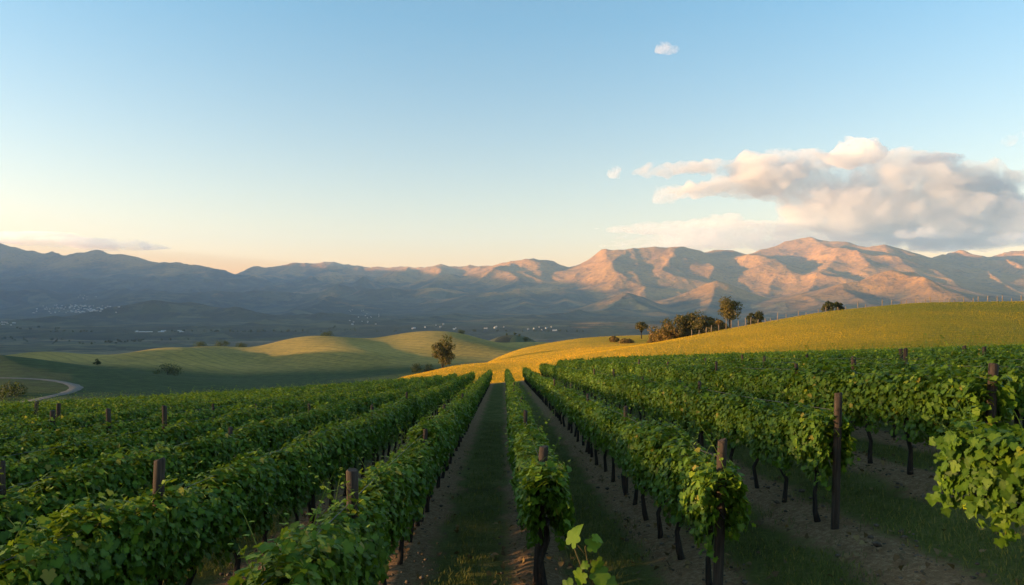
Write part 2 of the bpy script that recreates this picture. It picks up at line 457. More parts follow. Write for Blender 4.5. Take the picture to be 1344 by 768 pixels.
# ------------------------------------------------------------------ mountains
RIDGES = [
 # the skyline
 [(-420, 318, 13.5), (-250, 325, 13.5), (-100, 318, 13.5), (0, 323, 13), (45, 333, 13), (100, 336, 12.5), (125, 335, 12.5), (160, 340, 12.3), (190, 341, 12.2), (215, 340, 12), (260, 348, 12), (290, 355, 12), (325, 360, 12.6)],
 [(310, 362, 14.5), (340, 354, 14.5), (380, 350, 14.5), (425, 346, 14.5), (470, 349, 14.5), (525, 347, 14), (545, 350, 13.4), (580, 348, 12.6), (640, 345, 12), (660, 342, 11.5), (700, 336.5, 11), (720, 340, 11), (740, 346, 11), (760, 344, 10.8), (790, 337, 10.5), (830, 329, 10.3), (860, 327, 10.3), (885, 329, 10.3), (905, 332, 10.5), (950, 327, 10.8), (980, 327, 11), (1000, 322, 11.4), (1030, 315, 11.5), (1060, 319, 11.5), (1095, 321, 11), (1110, 321, 10.5), (1140, 323, 10), (1160, 318.5, 9.8), (1180, 327, 9.8), (1200, 328, 10), (1240, 331, 10.5), (1290, 334, 11), (1320, 331, 11), (1344, 329, 11), (1450, 322, 11), (1620, 318, 11), (1800, 320, 11)],
 # spurs that run down towards the valley
 [(700, 336.5, 11), (705, 353, 10.2), (722, 367, 9.5)],
 [(790, 337, 10.5), (800, 350, 9.8), (815, 362, 9.2)],
 [(830, 329, 10.3), (838, 347, 9.4), (832, 362, 8.8), (846, 380, 8.0), (850, 395, 7.3)],
 [(832, 362, 8.8), (800, 374, 8.4), (740, 378, 8.1), (680, 383, 7.8), (600, 401, 7.2), (540, 416, 6.6)],
 [(856, 340, 9.6), (885, 360, 9)],
 [(950, 327, 10.8), (985, 338, 9.9), (1020, 342, 9.2), (1035, 357, 8.7), (1045, 372, 8.1)],
 [(905, 332, 10.5), (920, 347, 9.8), (905, 360, 9.3)],
 [(892, 391, 7.3), (915, 384, 7.2), (942, 377, 7.0), (962, 392, 6.6)],
 [(1110, 321, 10.5), (1100, 330, 9.6), (1092, 343, 9), (1078, 358, 8.4), (1064, 374, 7.6)],
 [(1150, 325, 9.9), (1140, 338, 9.2), (1165, 352, 8.5)],
 [(1160, 318.5, 9.8), (1172, 332, 9), (1192, 343, 8.4), (1212, 362, 7.8)],
 [(1045, 392, 6.0), (1075, 378, 6.1), (1102, 371, 6.2), (1150, 364, 6.3), (1200, 363, 6.3), (1250, 376, 6), (1300, 386, 5.6), (1360, 389, 5.2), (1480, 392, 4.8)],
 [(1102, 371, 6.2), (1130, 385, 5.6), (1150, 396, 5.0)], [(1200, 363, 6.3), (1222, 380, 5.6)],
 [(1240, 331, 10.5), (1260, 348, 9.6), (1290, 362, 8.8)],
 [(1320, 331, 11), (1328, 345, 9.8), (1345, 358, 9)], [(1400, 326, 11), (1420, 350, 9.5)],
 [(846, 392, 6.7), (822, 390, 6.5), (795, 407, 6.0), (755, 427, 5.4)], [(822, 390, 6.5), (850, 410, 5.8), (862, 428, 5.2)],
 [(405, 386, 10), (440, 374, 10.3), (480, 367, 10.8), (520, 362, 11.3), (545, 351, 12.8)],
 [(545, 390, 9), (578, 373, 9.5), (600, 362, 10.6), (640, 345, 12)],
 [(640, 393, 8.6), (610, 405, 8.0), (560, 420, 7)],
 [(425, 346, 14.5), (440, 360, 13)], [(470, 349, 14.5), (490, 362, 13)],
 [(125, 336, 12.5), (160, 356, 11.4), (230, 375, 10.2), (290, 392, 9.2)],
 [(0, 323, 13), (30, 352, 11.6), (70, 376, 10.4)], [(215, 340, 12), (260, 365, 11), (330, 385, 10)],
 [(-100, 318, 13.5), (-60, 355, 11.5), (-40, 385, 10)],
 [(130, 408, 4.6), (200, 402, 4.8), (250, 402, 5.0), (310, 410, 4.8), (400, 424, 4.5)],
 [(560, 395, 8.2), (500, 405, 7.4), (430, 416, 6.4), (380, 428, 5.4)], [(680, 383, 7.8), (690, 400, 6.8), (650, 418, 5.8), (600, 432, 5)],
 [(740, 378, 8.1), (745, 395, 7.2), (720, 415, 6.2), (690, 432, 5.2)], [(940, 377, 7.0), (930, 400, 6), (900, 420, 5.2)],
 [(60, 376, 10.4), (110, 392, 8.8), (170, 400, 7.6)], [(290, 392, 9.2), (340, 404, 8), (400, 412, 7)], [(-40, 385, 10), (0, 396, 8.5), (50, 404, 7)],
 [(1064, 374, 7.6), (1040, 395, 6.6), (1000, 415, 5.4)],
 [(20, 420, 3.9), (70, 416, 4.1), (120, 420, 4.2)], [(300, 428, 3.4), (350, 420, 3.9), (420, 415, 4.5), (480, 419, 5)], [(470, 434, 3.5), (540, 423, 4.1), (600, 415, 4.7), (660, 418, 5.2)],
 [(630, 432, 3.7), (700, 419, 4.4), (760, 409, 5.1), (820, 405, 5.8)], [(790, 432, 3.4), (850, 424, 3.7), (900, 418, 4.1), (960, 421, 4.1)], [(210, 440, 3.1), (250, 434, 3.2), (300, 436, 3.2)],
 [(330, 425, 4.2), (400, 420, 4.6), (470, 428, 4.6)],
]
def mountain_z(x, y):
    base = np.interp(y, [2700, 4000, 5200, 7000, 9000, 12000], [-150, -195, -190, -85, 60, 330])
    fh = fbm(x / 1300 + 3.1, y / 1900, 4, 31, ridged=True, gain=0.34) - 0.5
    base = base + fh * np.interp(y, [2700, 3600, 5500, 8000], [10, 60, 170, 280])
    wx = (fbm(x / 1500, y / 1500, 3, 41) - 0.5) * 500
    wy = (fbm(x / 1500, y / 1500, 3, 43) - 0.5) * 500
    X = x + wx * sstep(3200, 6000, y) * 0.5; Y = y + wy * sstep(3200, 6000, y) * 0.5
    best = np.full(x.shape, -1e9)
    for r in RIDGES:
        pts = [((px - 672) / 896 * D * 1000, D * 1000, EYE - (py - 395) * D * 1000 / 896) for px, py, D in r]
        for a, b in zip(pts[:-1], pts[1:]):
            dx, dy = b[0] - a[0], b[1] - a[1]
            L2 = dx * dx + dy * dy
            # reduce the noise warp near the crest so the skyline stays where it is
            t = np.clip(((x - a[0]) * dx + (y - a[1]) * dy) / L2, 0, 1)
            d0 = np.hypot(x - a[0] - t * dx, y - a[1] - t * dy)
            q = sstep(100, 900, d0)
            xx = x + (X - x) * q; yy = y + (Y - y) * q
            t = np.clip(((xx - a[0]) * dx + (yy - a[1]) * dy) / L2, 0, 1)
            h = a[2] + t * (b[2] - a[2])
            d = np.hypot(xx - a[0] - t * dx, yy - a[1] - t * dy)
            H = np.maximum(h - FLOOR, 30)
            Wd = H / 0.36
            v = FLOOR + H * (0.5 * np.exp(-((d / (Wd * 0.75)) ** 1.12)) + 0.5 * np.maximum(1 - d / (Wd * 1.2), 0))
            # smooth max
            k = 22.0
            m = np.maximum(best, v)
            best = m + k * np.log(np.exp((best - m) / k) + np.exp((v - m) / k)) if best.max() > -1e8 else v
    z = np.maximum(base, best) + 8 * np.exp(-np.abs(base - best) / 25)
    rel = np.clip(z - FLOOR, 0, 900)
    gul = fbm(X / 1150 + 0.4, Y / 1900, 5, 51, ridged=True, gain=0.39) - 0.55
    z = z + gul * np.minimum(rel * 0.46, 260) * sstep(2900, 3600, y)
    return z
def mat_mountain():
    m = NT('dry_mountain')
    p = m.pos()
    n1 = m.noise(0.0016, 6, 0.6, p); n2 = m.noise(0.02, 5, 0.7, p)
    hill = m.ramp(m.math('ADD', m.math('MULTIPLY', n1, 0.5), m.math('MULTIPLY', n2, 0.5)),
                  [(0.30, (0.14, 0.075, 0.024)), (0.44, (0.28, 0.14, 0.034)), (0.58, (0.42, 0.215, 0.048)), (0.72, (0.27, 0.14, 0.036))])
    sc = m.fac(m.noise(0.012, 8, 0.78, p), 0.54, 0.64)
    hill = m.mix(m.math('MULTIPLY', sc, 0.75), hill, (0.045, 0.045, 0.025))
    vo = m.n('ShaderNodeTexVoronoi', feature='F1'); vo.inputs['Scale'].default_value = 0.0035
    m.put(vo.inputs['Vector'], p)
    s2 = m.n('ShaderNodeSeparateColor'); m.put(s2.inputs[0], vo.outputs['Color'])
    val = m.ramp(s2.outputs[0], [(0.0, (0.02, 0.028, 0.015)), (0.4, (0.04, 0.052, 0.022)), (0.7, (0.085, 0.085, 0.04)), (1.0, (0.03, 0.04, 0.02))])
    val = m.mix(m.fac(m.noise(0.006, 6, 0.65, p), 0.46, 0.56), val, (0.018, 0.026, 0.016))
    z = m.n('ShaderNodeSeparateXYZ'); m.put(z.inputs[0], p)
    wx = m.math('ADD', z.outputs[0], m.math('MULTIPLY', m.math('SUBTRACT', n1, 0.5), 9000))
    lvl = m.math('MULTIPLY', m.fac(wx, 1500, -5000), 520)          # dark tone climbs higher in the west, painting in the hazy shade
    f = m.fac(m.math('SUBTRACT', m.math('ADD', z.outputs[2], m.math('MULTIPLY', m.math('SUBTRACT', n1, 0.5), 700)), lvl), -120, 160)
    c = m.mix(f, val, hill)
    nrm = m.bump(m.math('ADD', m.noise(0.008, 6, 0.65, p), m.math('MULTIPLY', n2, 0.3)), 0.8, 36)
    return m.done(m.bsdf(c, 0.95, nrm, 0.1))
def build_mountains():
    mm = mat_mountain()
    ys = np.geomspace(2690, 17500, 460)
    u = np.linspace(-1.2, 1.2, 960)
    Yg, U = np.meshgrid(ys, u, indexing='ij')
    Xg = U * Yg
    Z = mountain_z(Xg, Yg)
    w = sstep(2690, 3300, Yg)
    Z = Z * w + ground_z(Xg, np.minimum(Yg, 2690)) * (1 - w)
    me = raw_mesh('mountains', np.stack([Xg, Yg, Z], -1).reshape(-1, 3), grid_faces(*Xg.shape), mm)
    props(link('mountains', me), kind='structure')
    # the range that closes the valley to the west, outside the picture: the low sun stands behind it
    xs = np.linspace(-17500, -8600, 90); ys = np.linspace(-6000, 17000, 170)
    Xw, Yw = np.meshgrid(xs, ys, indexing='xy')
    prof = np.interp(Yw, [-6000, -4000, -1500, 3000, 5500, 8000, 15500, 17000], [100, 700, 1010, 1040, 1250, 1560, 1560, 1300])
    crest = -11900 + 300 * np.sin(Yw / 1700.0)
    Zw = FLOOR - 3 + (prof + (fbm(Xw / 1400, Yw / 1400, 5, 77, ridged=True) - 0.5) * 150 * np.minimum(prof / 600, 1)) * np.exp(-((np.abs(Xw - crest) / 1500) ** 1.6))
    me = raw_mesh('western_mountains', np.stack([Xw, Yw, Zw], -1).reshape(-1, 3), grid_faces(*Xw.shape), mm)
    props(link('western_mountains', me), kind='structure')
build_mountains()

# ------------------------------------------------------------------ air
def build_haze():
    mb = MB()
    mb.box((0, 5800, 680), (44000, 24000, 1960))
    m = NT('haze')
    v = m.n('ShaderNodeVolumePrincipled')
    v.inputs['Color'].default_value = (0.36, 0.62, 1.0, 1)
    v.inputs['Density'].default_value = HAZE
    v.inputs['Anisotropy'].default_value = 0.0
    me = mb.mesh('haze', m.done(None, v.outputs[0]), False)
    props(link('haze', me), kind='stuff')
HAZE = 3.8e-5
build_haze()

# ------------------------------------------------------------------ clouds: real bodies of droplets far behind the mountains
def cloud_material(name, dens, nscale, lo, hi, alb):
    m = NT(name)
    tc = m.obj()
    n = m.noise(nscale, 9, 0.66, tc, 0.6)
    n2 = m.noise(nscale * 0.33, 3, 0.5, tc)
    f = m.fac(m.math('ADD', m.math('MULTIPLY', n, 0.6), m.math('MULTIPLY', n2, 0.4)), lo, hi)
    v = m.n('ShaderNodeVolumePrincipled')
    v.inputs['Color'].default_value = (*([alb] * 3), 1)
    m.put(v.inputs['Density'], m.math('MULTIPLY', f, dens))
    v.inputs['Anisotropy'].default_value = 0.35
    return m.done(None, v.outputs[0])
def ico(sub):
    bm = bmesh.new(); bmesh.ops.create_icosphere(bm, subdivisions=sub, radius=1.0)
    V = np.array([v.co[:] for v in bm.verts]); F = np.array([[v.index for v in f.verts] for f in bm.faces]); bm.free()
    return V, F
ICO3 = ico(4)
def cloud(blobs, D, mat, label, vox, seed, group='clouds in the evening sky', wob=0.5, billow=1.5):
    """blobs: (px, py, half width px, half height px, depth factor) at distance D metres"""
    V = []; F = []; n = 0
    c0 = Vector(at(blobs[0][0], blobs[0][1], D))
    rng = np.random.default_rng(seed)
    for b in blobs:
        px, py, rx, rz = b[:4]
        df = b[4] if len(b) > 4 else 1.0
        dy = b[5] if len(b) > 5 else 0.0
        c = np.array(at(px, py, D)) - np.array(c0)
        s = D / 896
        P = ICO3[0].copy()
        ox = seed * 3.7 + n * 0.013
        w = 1 + wob * (fbm(P[:, 0] * 1.6 + ox, P[:, 2] * 1.6 + P[:, 1] * 1.3, 4, seed) - 0.5) * 2
        w = w * (1 + 0.5 * (fbm(P[:, 0] * 4.1 + ox, P[:, 2] * 4.1 + P[:, 1] * 3.3, 4, seed + 5) - 0.5) * 1.5)
        P = P * w[:, None] * np.array([rx * s, rx * s * df, rz * s]) + c + np.array([0, dy * s, 0])
        V.append(P); F.append(ICO3[1] + n); n += len(P)
    me = raw_mesh('cloud', np.concatenate(V), np.concatenate(F), mat, True)
    o = link('cloud', me, None, c0)
    props(o, label, 'cloud', group)
    if len(blobs) > 1:
        r = o.modifiers.new('remesh', 'REMESH'); r.mode = 'VOXEL'; r.voxel_size = vox * D / 896
        tx = bpy.data.textures.new('billow', 'CLOUDS'); tx.noise_scale = billow * D / 896; tx.noise_depth = 4
        d = o.modifiers.new('billow', 'DISPLACE'); d.texture = tx; d.texture_coords = 'LOCAL'; d.strength = billow * 1.5 * D / 896; d.mid_level = 0.55
        if billow > 4:
            r2 = o.modifiers.new('close', 'REMESH'); r2.mode = 'VOXEL'; r2.voxel_size = vox * D / 896; r2.use_remove_disconnected = True; r2.threshold = 0.02
    return o
CD = 23500.0
thick = cloud_material('cloud_droplets', 0.0046, 0.0036, 0.42, 0.64, 0.985)
bank = cloud_material('cloud_bank_droplets', 0.0030, 0.0015, 0.42, 0.68, 0.82)
puff = cloud_material('cloud_puff_droplets', 0.0030, 0.0040, 0.44, 0.70, 0.97)
soft = cloud_material('thin_cloud_droplets', 0.0017, 0.0020, 0.45, 0.66, 0.97)
wisp = cloud_material('cloud_wisp_droplets', 0.00035, 0.0008, 0.36, 0.62, 0.97)
cloud([(1190, 262, 118, 46, .7), (1090, 250, 80, 36, .7), (1010, 236, 62, 20, .8), (1265, 258, 62, 36, .7), (1310, 280, 50, 30, .7), (1230, 285, 110, 34, .7), (1120, 285, 90, 28, .7), (1060, 222, 50, 20, .8), (1000, 216, 34, 15, 1), (1150, 222, 70, 24, .8), (1220, 222, 44, 20, .9),
       (940, 219, 30, 10, 1), (905, 221, 26, 9, 1), (868, 224, 24, 8, 1), (845, 225, 18, 7, 1), (960, 243, 40, 11, 1), (920, 250, 36, 9, 1), (880, 254, 18, 9, 1)],
      CD, bank, 'wide grey violet cloud bank over the right mountains', 2.6, 3, billow=13.0)
cloud([(1126, 198, 26, 17, 1), (1118, 206, 32, 13, 1), (1138, 192, 15, 12, 1), (1104, 207, 18, 9, 1), (1145, 203, 18, 12, 1)], CD - 3600, thick, 'brightest white puff on top of the grey cloud bank', 2, 5)
cloud([(1232, 208, 24, 7, 1), (1218, 210, 18, 6, 1), (1250, 209, 12, 4, 1)], CD - 3600, thick, 'small white puff on top of the bank near its right end', 2, 6)
cloud([(1010, 206, 22, 9, 1), (1045, 208, 30, 10, 1), (985, 208, 12, 6, 1), (1030, 204, 14, 9, 1), (1070, 213, 22, 9, 1)], CD - 3600, soft, 'cream billow along the upper left edge of the cloud bank', 2, 7)
cloud([(866, 256, 10, 10, 1), (874, 251, 9, 7, 1), (872, 261, 12, 6, 1)], CD - 3400, puff, 'peach knob at the left tip of the lower cloud arm', 1.5, 8)
cloud([(808, 226, 9, 8, 1), (803, 229, 6, 5, 1)], CD - 1000, puff, 'small lone peach puff left of the cloud bank', 1.5, 9)
cloud([(872, 62, 10, 7, 1), (880, 66, 12, 5, 1), (866, 65, 8, 5, 1)], CD - 4000, puff, 'small pink puff alone high in the blue sky', 1.5, 10)
cloud([(1208, 306, 22, 7, 1), (1215, 302, 10, 8, 1), (1230, 309, 14, 4, 1), (1190, 308, 14, 6, 1)], CD - 4700, puff, 'small cream puff low under the grey bank', 1.5, 11)
cloud([(1322, 313, 20, 7, 1), (1335, 311, 16, 7, 1), (1308, 316, 10, 4, 1)], CD - 4700, puff, 'low cream puff above the mountains at the right edge', 1.5, 12)
cloud([(1326, 184, 9, 8, 1), (1338, 178, 8, 9, 1)], CD - 3000, soft, 'faint pink puff high at the right edge of the sky', 1.5, 13)
cloud([(940, 300, 120, 7, .6), (860, 301, 70, 5, .6), (1010, 302, 80, 9, .6), (1090, 302, 60, 16, .8), (980, 318, 150, 10, .6), (1090, 318, 120, 12, .6), (1230, 316, 120, 14, .6)], CD + 600, soft, 'long low cream cloud layer resting on the right ridge', 2.6, 14, billow=8.0)
cloud([(945, 291, 34, 8, 1), (925, 292, 16, 7, 1), (965, 294, 18, 6, 1)], CD - 2000, soft, 'cream billow on top of the long low cloud layer', 1.5, 15)
cloud([(30, 312, 80, 7, .5), (90, 318, 90, 6, .5), (-60, 314, 80, 9, .5), (170, 325, 70, 4, .5)], CD, soft, 'grey band of cloud behind the left mountain peak', 3, 16)

# ------------------------------------------------------------------ vineyard materials
def mat_leaf(name, dark, mid, light, trans=0.38, rough=0.55):
    m = NT(name)
    t = m.attr('tone')
    c = m.ramp(t, [(0.0, dark), (0.55, mid), (0.88, light), (0.96, tuple(min(1, a * b) for a, b in zip(light, (1.7, 1.35, 1.0)))), (1.0, (0.30, 0.24, 0.035))])
    c = m.mix(m.math('MULTIPLY', m.attr('rib'), 0.30), c, light)
    b = m.n('ShaderNodeBsdfPrincipled')
    m.put(b.inputs['Base Color'], c); b.inputs['Roughness'].default_value = rough
    b.inputs['Specular IOR Level'].default_value = 0.25
    tr = m.n('ShaderNodeBsdfTranslucent')
    m.put(tr.inputs['Color'], m.mix(0.55, c, (0.16, 0.22, 0.015)))
    mx = m.n('ShaderNodeMixShader'); mx.inputs[0].default_value = trans
    m.t.links.new(b.outputs[0], mx.inputs[1]); m.t.links.new(tr.outputs[0], mx.inputs[2])
    return m.done(mx.outputs[0])
M_VINE = mat_leaf('vine_leaf', (0.030, 0.070, 0.006), (0.080, 0.165, 0.009), (0.20, 0.30, 0.018))
def mat_bark(name, a, b, sc=(30, 30, 6), bump=0.02, rough=0.9):
    m = NT(name)
    n = m.noise(1.0, 6, 0.65, m.mapping(m.obj(), sc))
    c = m.ramp(n, [(0.32, a), (0.68, b)])
    return m.done(m.bsdf(c, rough, m.bump(n, 0.8, bump), 0.2))
M_BARK = mat_bark('vine_bark', (0.012, 0.010, 0.008), (0.055, 0.042, 0.032))
M_POST = mat_bark('weathered_post_wood', (0.020, 0.015, 0.012), (0.085, 0.062, 0.045), (40, 40, 2.2), 0.012)
M_WIRE = NT('galvanised_wire'); M_WIRE = M_WIRE.done(M_WIRE.bsdf((0.07, 0.07, 0.07), 0.5, None, 0.5))
M_CANE = mat_bark('green_cane', (0.06, 0.055, 0.02), (0.12, 0.10, 0.04), (30, 30, 10), 0.004)

# ------------------------------------------------------------------ leaves
_half = [(0.10, -0.13), (0.30, -0.19), (0.47, -0.06), (0.45, 0.06), (0.40, 0.13), (0.55, 0.24), (0.60, 0.36), (0.50, 0.46), (0.38, 0.50), (0.35, 0.62), (0.22, 0.80)]
_out = [(0, 0.02)] + _half + [(0, 1.0)] + [(-u, v) for u, v in _half[::-1]]
def _leaf_hero():
    V = [(0, 0.34, 0.0)] + [(u, v, 0) for u, v in _out]
    V = np.array(V, float)
    V[:, 2] = 0.20 * np.abs(V[:, 0]) - 0.34 * V[:, 0] ** 2 - 0.16 * np.maximum(V[:, 1] - 0.3, 0) ** 2
    k = len(_out)
    F = np.array([(0, 1 + i, 1 + (i + 1) % k) for i in range(k)])
    rib = np.zeros(k + 1); rib[0] = 1.0; rib[1] = 0.7; rib[1 + len(_half) + 1] = 0.35
    return V, F, rib
def _leaf_mid():
    V = np.array([(0, 0, 0), (0.46, -0.04, 0.06), (0.52, 0.42, 0.02), (0, 1.0, -0.12), (-0.52, 0.42, 0.02), (-0.46, -0.04, 0.06)], float)
    return V, np.array([(0, 1, 2, 3), (0, 3, 4, 5)]), np.array([0.7, 0, 0, 0.3, 0, 0])
def _leaf_far():
    V = np.array([(0, -0.05, 0), (0.5, 0.38, 0.08), (0, 1.0, -0.08), (-0.5, 0.38, 0.08)], float)
    return V, np.array([(0, 1, 2, 3)]), np.array([0.4, 0.0, 0.2, 0.0])
HERO, MID, FAR = _leaf_hero(), _leaf_mid(), _leaf_far()
def unit(a): return a / np.maximum(np.linalg.norm(a, axis=1, keepdims=True), 1e-6)
def leaves(tpl, C, Nn, T, S, tone, rng, curl=0.25):
    """returns V, F, attrs for len(C) leaves"""
    V0, F0, rib = tpl
    n, k = len(C), len(V0)
    Nn = unit(Nn); T = unit(T - Nn * (T * Nn).sum(1, keepdims=True)); U = np.cross(T, Nn)
    P = V0[None] * np.ones((n, 1, 1))
    P[:, :, 2] *= rng.uniform(0.4, 1.8, (n, 1))
    P[:, :, 2] -= rng.uniform(-0.1, curl, (n, 1)) * P[:, :, 1] ** 2
    P[:, :, 2] += rng.uniform(-0.2, 0.2, (n, 1)) * P[:, :, 0]
    P = P * S[:, None, None]
    W = C[:, None, :] + P[:, :, 0:1] * U[:, None] + P[:, :, 1:2] * T[:, None] + P[:, :, 2:3] * Nn[:, None]
    F = (F0[None] + (np.arange(n) * k)[:, None, None]).reshape(-1, F0.shape[1])
    return W.reshape(-1, 3), F, dict(tone=np.repeat(tone, k), rib=np.tile(rib, n))

def canopy_points(n, rng, length, zlo=0.72, zhi=1.60, hw=0.33, seed=0):
    """points and outward normals on the ragged shell of one vine, the row runs along y"""
    y = rng.uniform(-length / 2, length / 2, n)
    a = rng.uniform(-0.18, 1.18, n) * math.pi            # around the section, 0 = +x, pi/2 = top
    zc, hz = (zlo + zhi) / 2, (zhi - zlo) / 2
    co, si = np.cos(a), np.sin(a)
    sup = (np.abs(co) ** 2.6 + np.abs(si) ** 2.6) ** (-1 / 2.6)
    lump = 1 + 0.40 * (fbm(y * 2.2 + seed * 5.1, a * 1.6 + seed, 3, seed) - 0.5) * 2
    r = np.clip(1 - np.abs(rng.normal(0, 0.36, n)), 0.05, 1.0) * lump + rng.normal(0, 0.05, n)
    x = hw * co * sup * r
    z = zc + hz * si * sup * np.where(si < 0, 1.0, r)
    # side curtains hang to uneven lengths
    drop = (rng.random(n) < 0.45)
    side = rng.choice([-1, 1], n)
    zl = zlo - 0.02 + 0.30 * (fbm(y * 3.1 + seed * 2.3, side * 3.0, 3, seed + 9) - 0.5) * 2
    z = np.where(drop, rng.uniform(0, 1, n) * (zhi - 0.15 - zl) + zl, z)
    wv = hw * (0.70 + 0.5 * (fbm(y * 2.6 + 7 * side + seed, z * 2.6, 3, seed + 3) - 0.2))
    x = np.where(drop, side * wv * np.clip(1 - np.abs(rng.normal(0, 0.30, n)), 0.05, 1.1), x)
    Nn = np.stack([np.where(drop, side * 1.0, co), rng.normal(0, 0.25, n), np.where(drop, 0.25, np.maximum(si, 0) + 0.15)], 1)
    Nn = Nn + rng.normal(0, 0.42, (n, 3)) + np.array([0, 0, 0.25])
    return np.stack([x, y, z], 1), Nn
def tip_dir(n, rng): return np.stack([rng.normal(0, 0.5, n), rng.normal(0, 0.6, n), rng.uniform(-1.2, -0.5, n)], 1)
def vine_leaves(n, rng, tpl, size, length, seed, shoots=5, zhi=1.72, hw=0.285):
    C, Nn = canopy_points(n, rng, length, seed=seed, zhi=zhi, hw=hw)
    T = tip_dir(n, rng)
    C[:, :2] *= 1.0
    S = size * rng.uniform(0.45, 1.38, n)
    tone = np.clip(rng.normal(0.42, 0.22, n) + 0.25 * np.maximum(C[:, 2] - 1.3, 0), 0, 0.97)
    tone = np.where(rng.random(n) < 0.014, 1.0, tone)
    # upright young shoots carry small leaves above the hedge
    cs, ns, ts, ss, tn = [C], [Nn], [T], [S], [tone]
    stems = []
    for k in range(shoots):
        y0 = rng.uniform(-length / 2, length / 2); x0 = rng.uniform(-0.25, 0.25)
        h = rng.uniform(0.12, 0.40) if rng.random() < .8 else rng.uniform(.4, .68); lx, ly = rng.uniform(-0.42, 0.42, 2)
        m = max(3, int(h / 0.055)); t = np.linspace(0.0, 1, m)
        P = np.stack([x0 + lx * t ** 1.6, y0 + ly * t ** 1.6, zhi - 0.14 + h * t], 1)
        stems.append(P)
        az = rng.uniform(0, 6.28) + np.arange(m) * 2.6
        O = np.stack([np.cos(az), np.sin(az), np.full(m, 0.1)], 1)
        cs.append(P + O * 0.03); ts.append(O + np.array([0, 0, -0.25])); ns.append(np.stack([-np.cos(az) * 0.3, -np.sin(az) * 0.3, np.ones(m)], 1) + rng.normal(0, 0.3, (m, 3)))
        ss.append(size * np.linspace(0.85, 0.4, m)); tn.append(np.clip(rng.normal(0.78, 0.1, m), 0, 0.95))
    out = leaves(tpl, np.concatenate(cs), np.concatenate(ns), np.concatenate(ts), np.concatenate(ss), np.concatenate(tn), rng)
    return out, stems

VSTEP = 1.2
def vine_proto(k, tpl, n, size, seed):
    rng = np.random.default_rng(seed)
    (V, F, A), stems = vine_leaves(n, rng, tpl, size, VSTEP * 1.22, seed, shoots=int(rng.integers(5, 11)), zhi=rng.uniform(1.52, 1.66))
    Vl, Fl = [V], [F]
    n0 = len(V)
    for P in stems:                                       # the green shoots that carry the top leaves
        r = np.linspace(0.0055, 0.002, len(P))[:, None, None]
        ring = np.array([(1, 0, 0), (-.5, .87, 0), (-.5, -.87, 0)])[None] * r + P[:, None, :]
        a = np.arange(len(P) - 1)[:, None] * 3; q = np.arange(3)[None, :]; q2 = (q + 1) % 3
        f = np.stack([a + q, a + q2, a + 3 + q2, a + 3 + q], -1).reshape(-1, 4) + n0
        Vl.append(ring.reshape(-1, 3)); Fl.append(f); n0 += 3 * len(P)
    ns = n0 - len(V)
    A = dict(tone=np.concatenate([A['tone'], np.full(ns, 0.55)]), rib=np.concatenate([A['rib'], np.zeros(ns)]))
    fol = raw_mesh('foliage', np.concatenate(Vl), Fl, M_VINE, tpl is not FAR, A)
    rr = random.Random(seed)
    tb = MB()
    b1, b2 = rr.uniform(-.07, .07), rr.uniform(-.07, .07)
    tb.tube([(rr.uniform(-.03, .03), rr.uniform(-.05, .05), -0.12), (b1 * .5, b2 * .4, 0.12), (b1, b2, 0.38), (-b1 * .6, b2 * .5 + .03, 0.62), (0, 0, 0.86)], [0.052, 0.040, 0.032, 0.033, 0.038], 8, True, 0.16, rr)
    trunk = tb.mesh('trunk', M_BARK)
    cb = MB()
    for s in (-1, 1):
        cb.tube([(0, 0, 0.83), (rr.uniform(-.02, .02), s * 0.18, 0.93), (rr.uniform(-.03, .03), s * 0.42, 0.97), (0, s * 0.62, 0.96)], [0.03, 0.026, 0.022, 0.016], 7, True, 0.14, rr)
    cordon = cb.mesh('cordon', M_BARK)
    return dict(foliage=fol, trunk=trunk, cordon=cordon)
NEAR_P = [vine_proto(k, HERO, 2350, 0.071, 100 + k) for k in range(9)]
MID_P = [vine_proto(k, MID, 1450, 0.082, 200 + k) for k in range(9)]

def row_x(i, y): return ROW0 + ROWD * i - LEAN * y
START = {0: 8.25, 1: 7.75, 2: 9.3, 3: 9.2}          # near ends of the rows that stop inside the picture
def row_start(i):
    if i < 0: return 3.3 if i == -1 else 2.6
    return START.get(i, 9.6)
ORD = ['', 'first', 'second', 'third', 'fourth', 'fifth', 'sixth', 'seventh', 'eighth', 'ninth', 'tenth', 'eleventh', 'twelfth', 'thirteenth', 'fourteenth', 'fifteenth', 'sixteenth', 'seventeenth', 'eighteenth']
def row_words(i):
    if i == 0: return 'the narrow middle row'
    return 'the %s row %s of the middle row' % (ORD[min(abs(i), 18)], 'left' if i < 0 else 'right')

# every vine of the vineyard that could be seen
plants = []
vr = random.Random(5)
for i in range(-30, 37):
    y = row_start(i) + 0.45
    while y < FIELD_END:
        x = row_x(i, y)
        px = 672 + 896 * x / y
        ok = -230 < px < 1580
        if x < 0:
            rr_ = -x / y
            if y > 1.35 * math.sqrt(1.2 / (0.0011 * max(rr_, 0.02))) + 6: ok = False
        if ok: plants.append((math.hypot(x, y), i, x, y))
        y += VSTEP * vr.uniform(0.94, 1.06)
plants.sort()
inframe = [p for p in plants if -700 / p[3] < 672 + 896 * p[2] / p[3] < 1344 + 700 / p[3] and 395 + 896 * (1.0 - gz(p[2], p[3]) + 0.2) / p[3] < 840]
HEROES = set((p[1], p[3]) for p in inframe[:286])

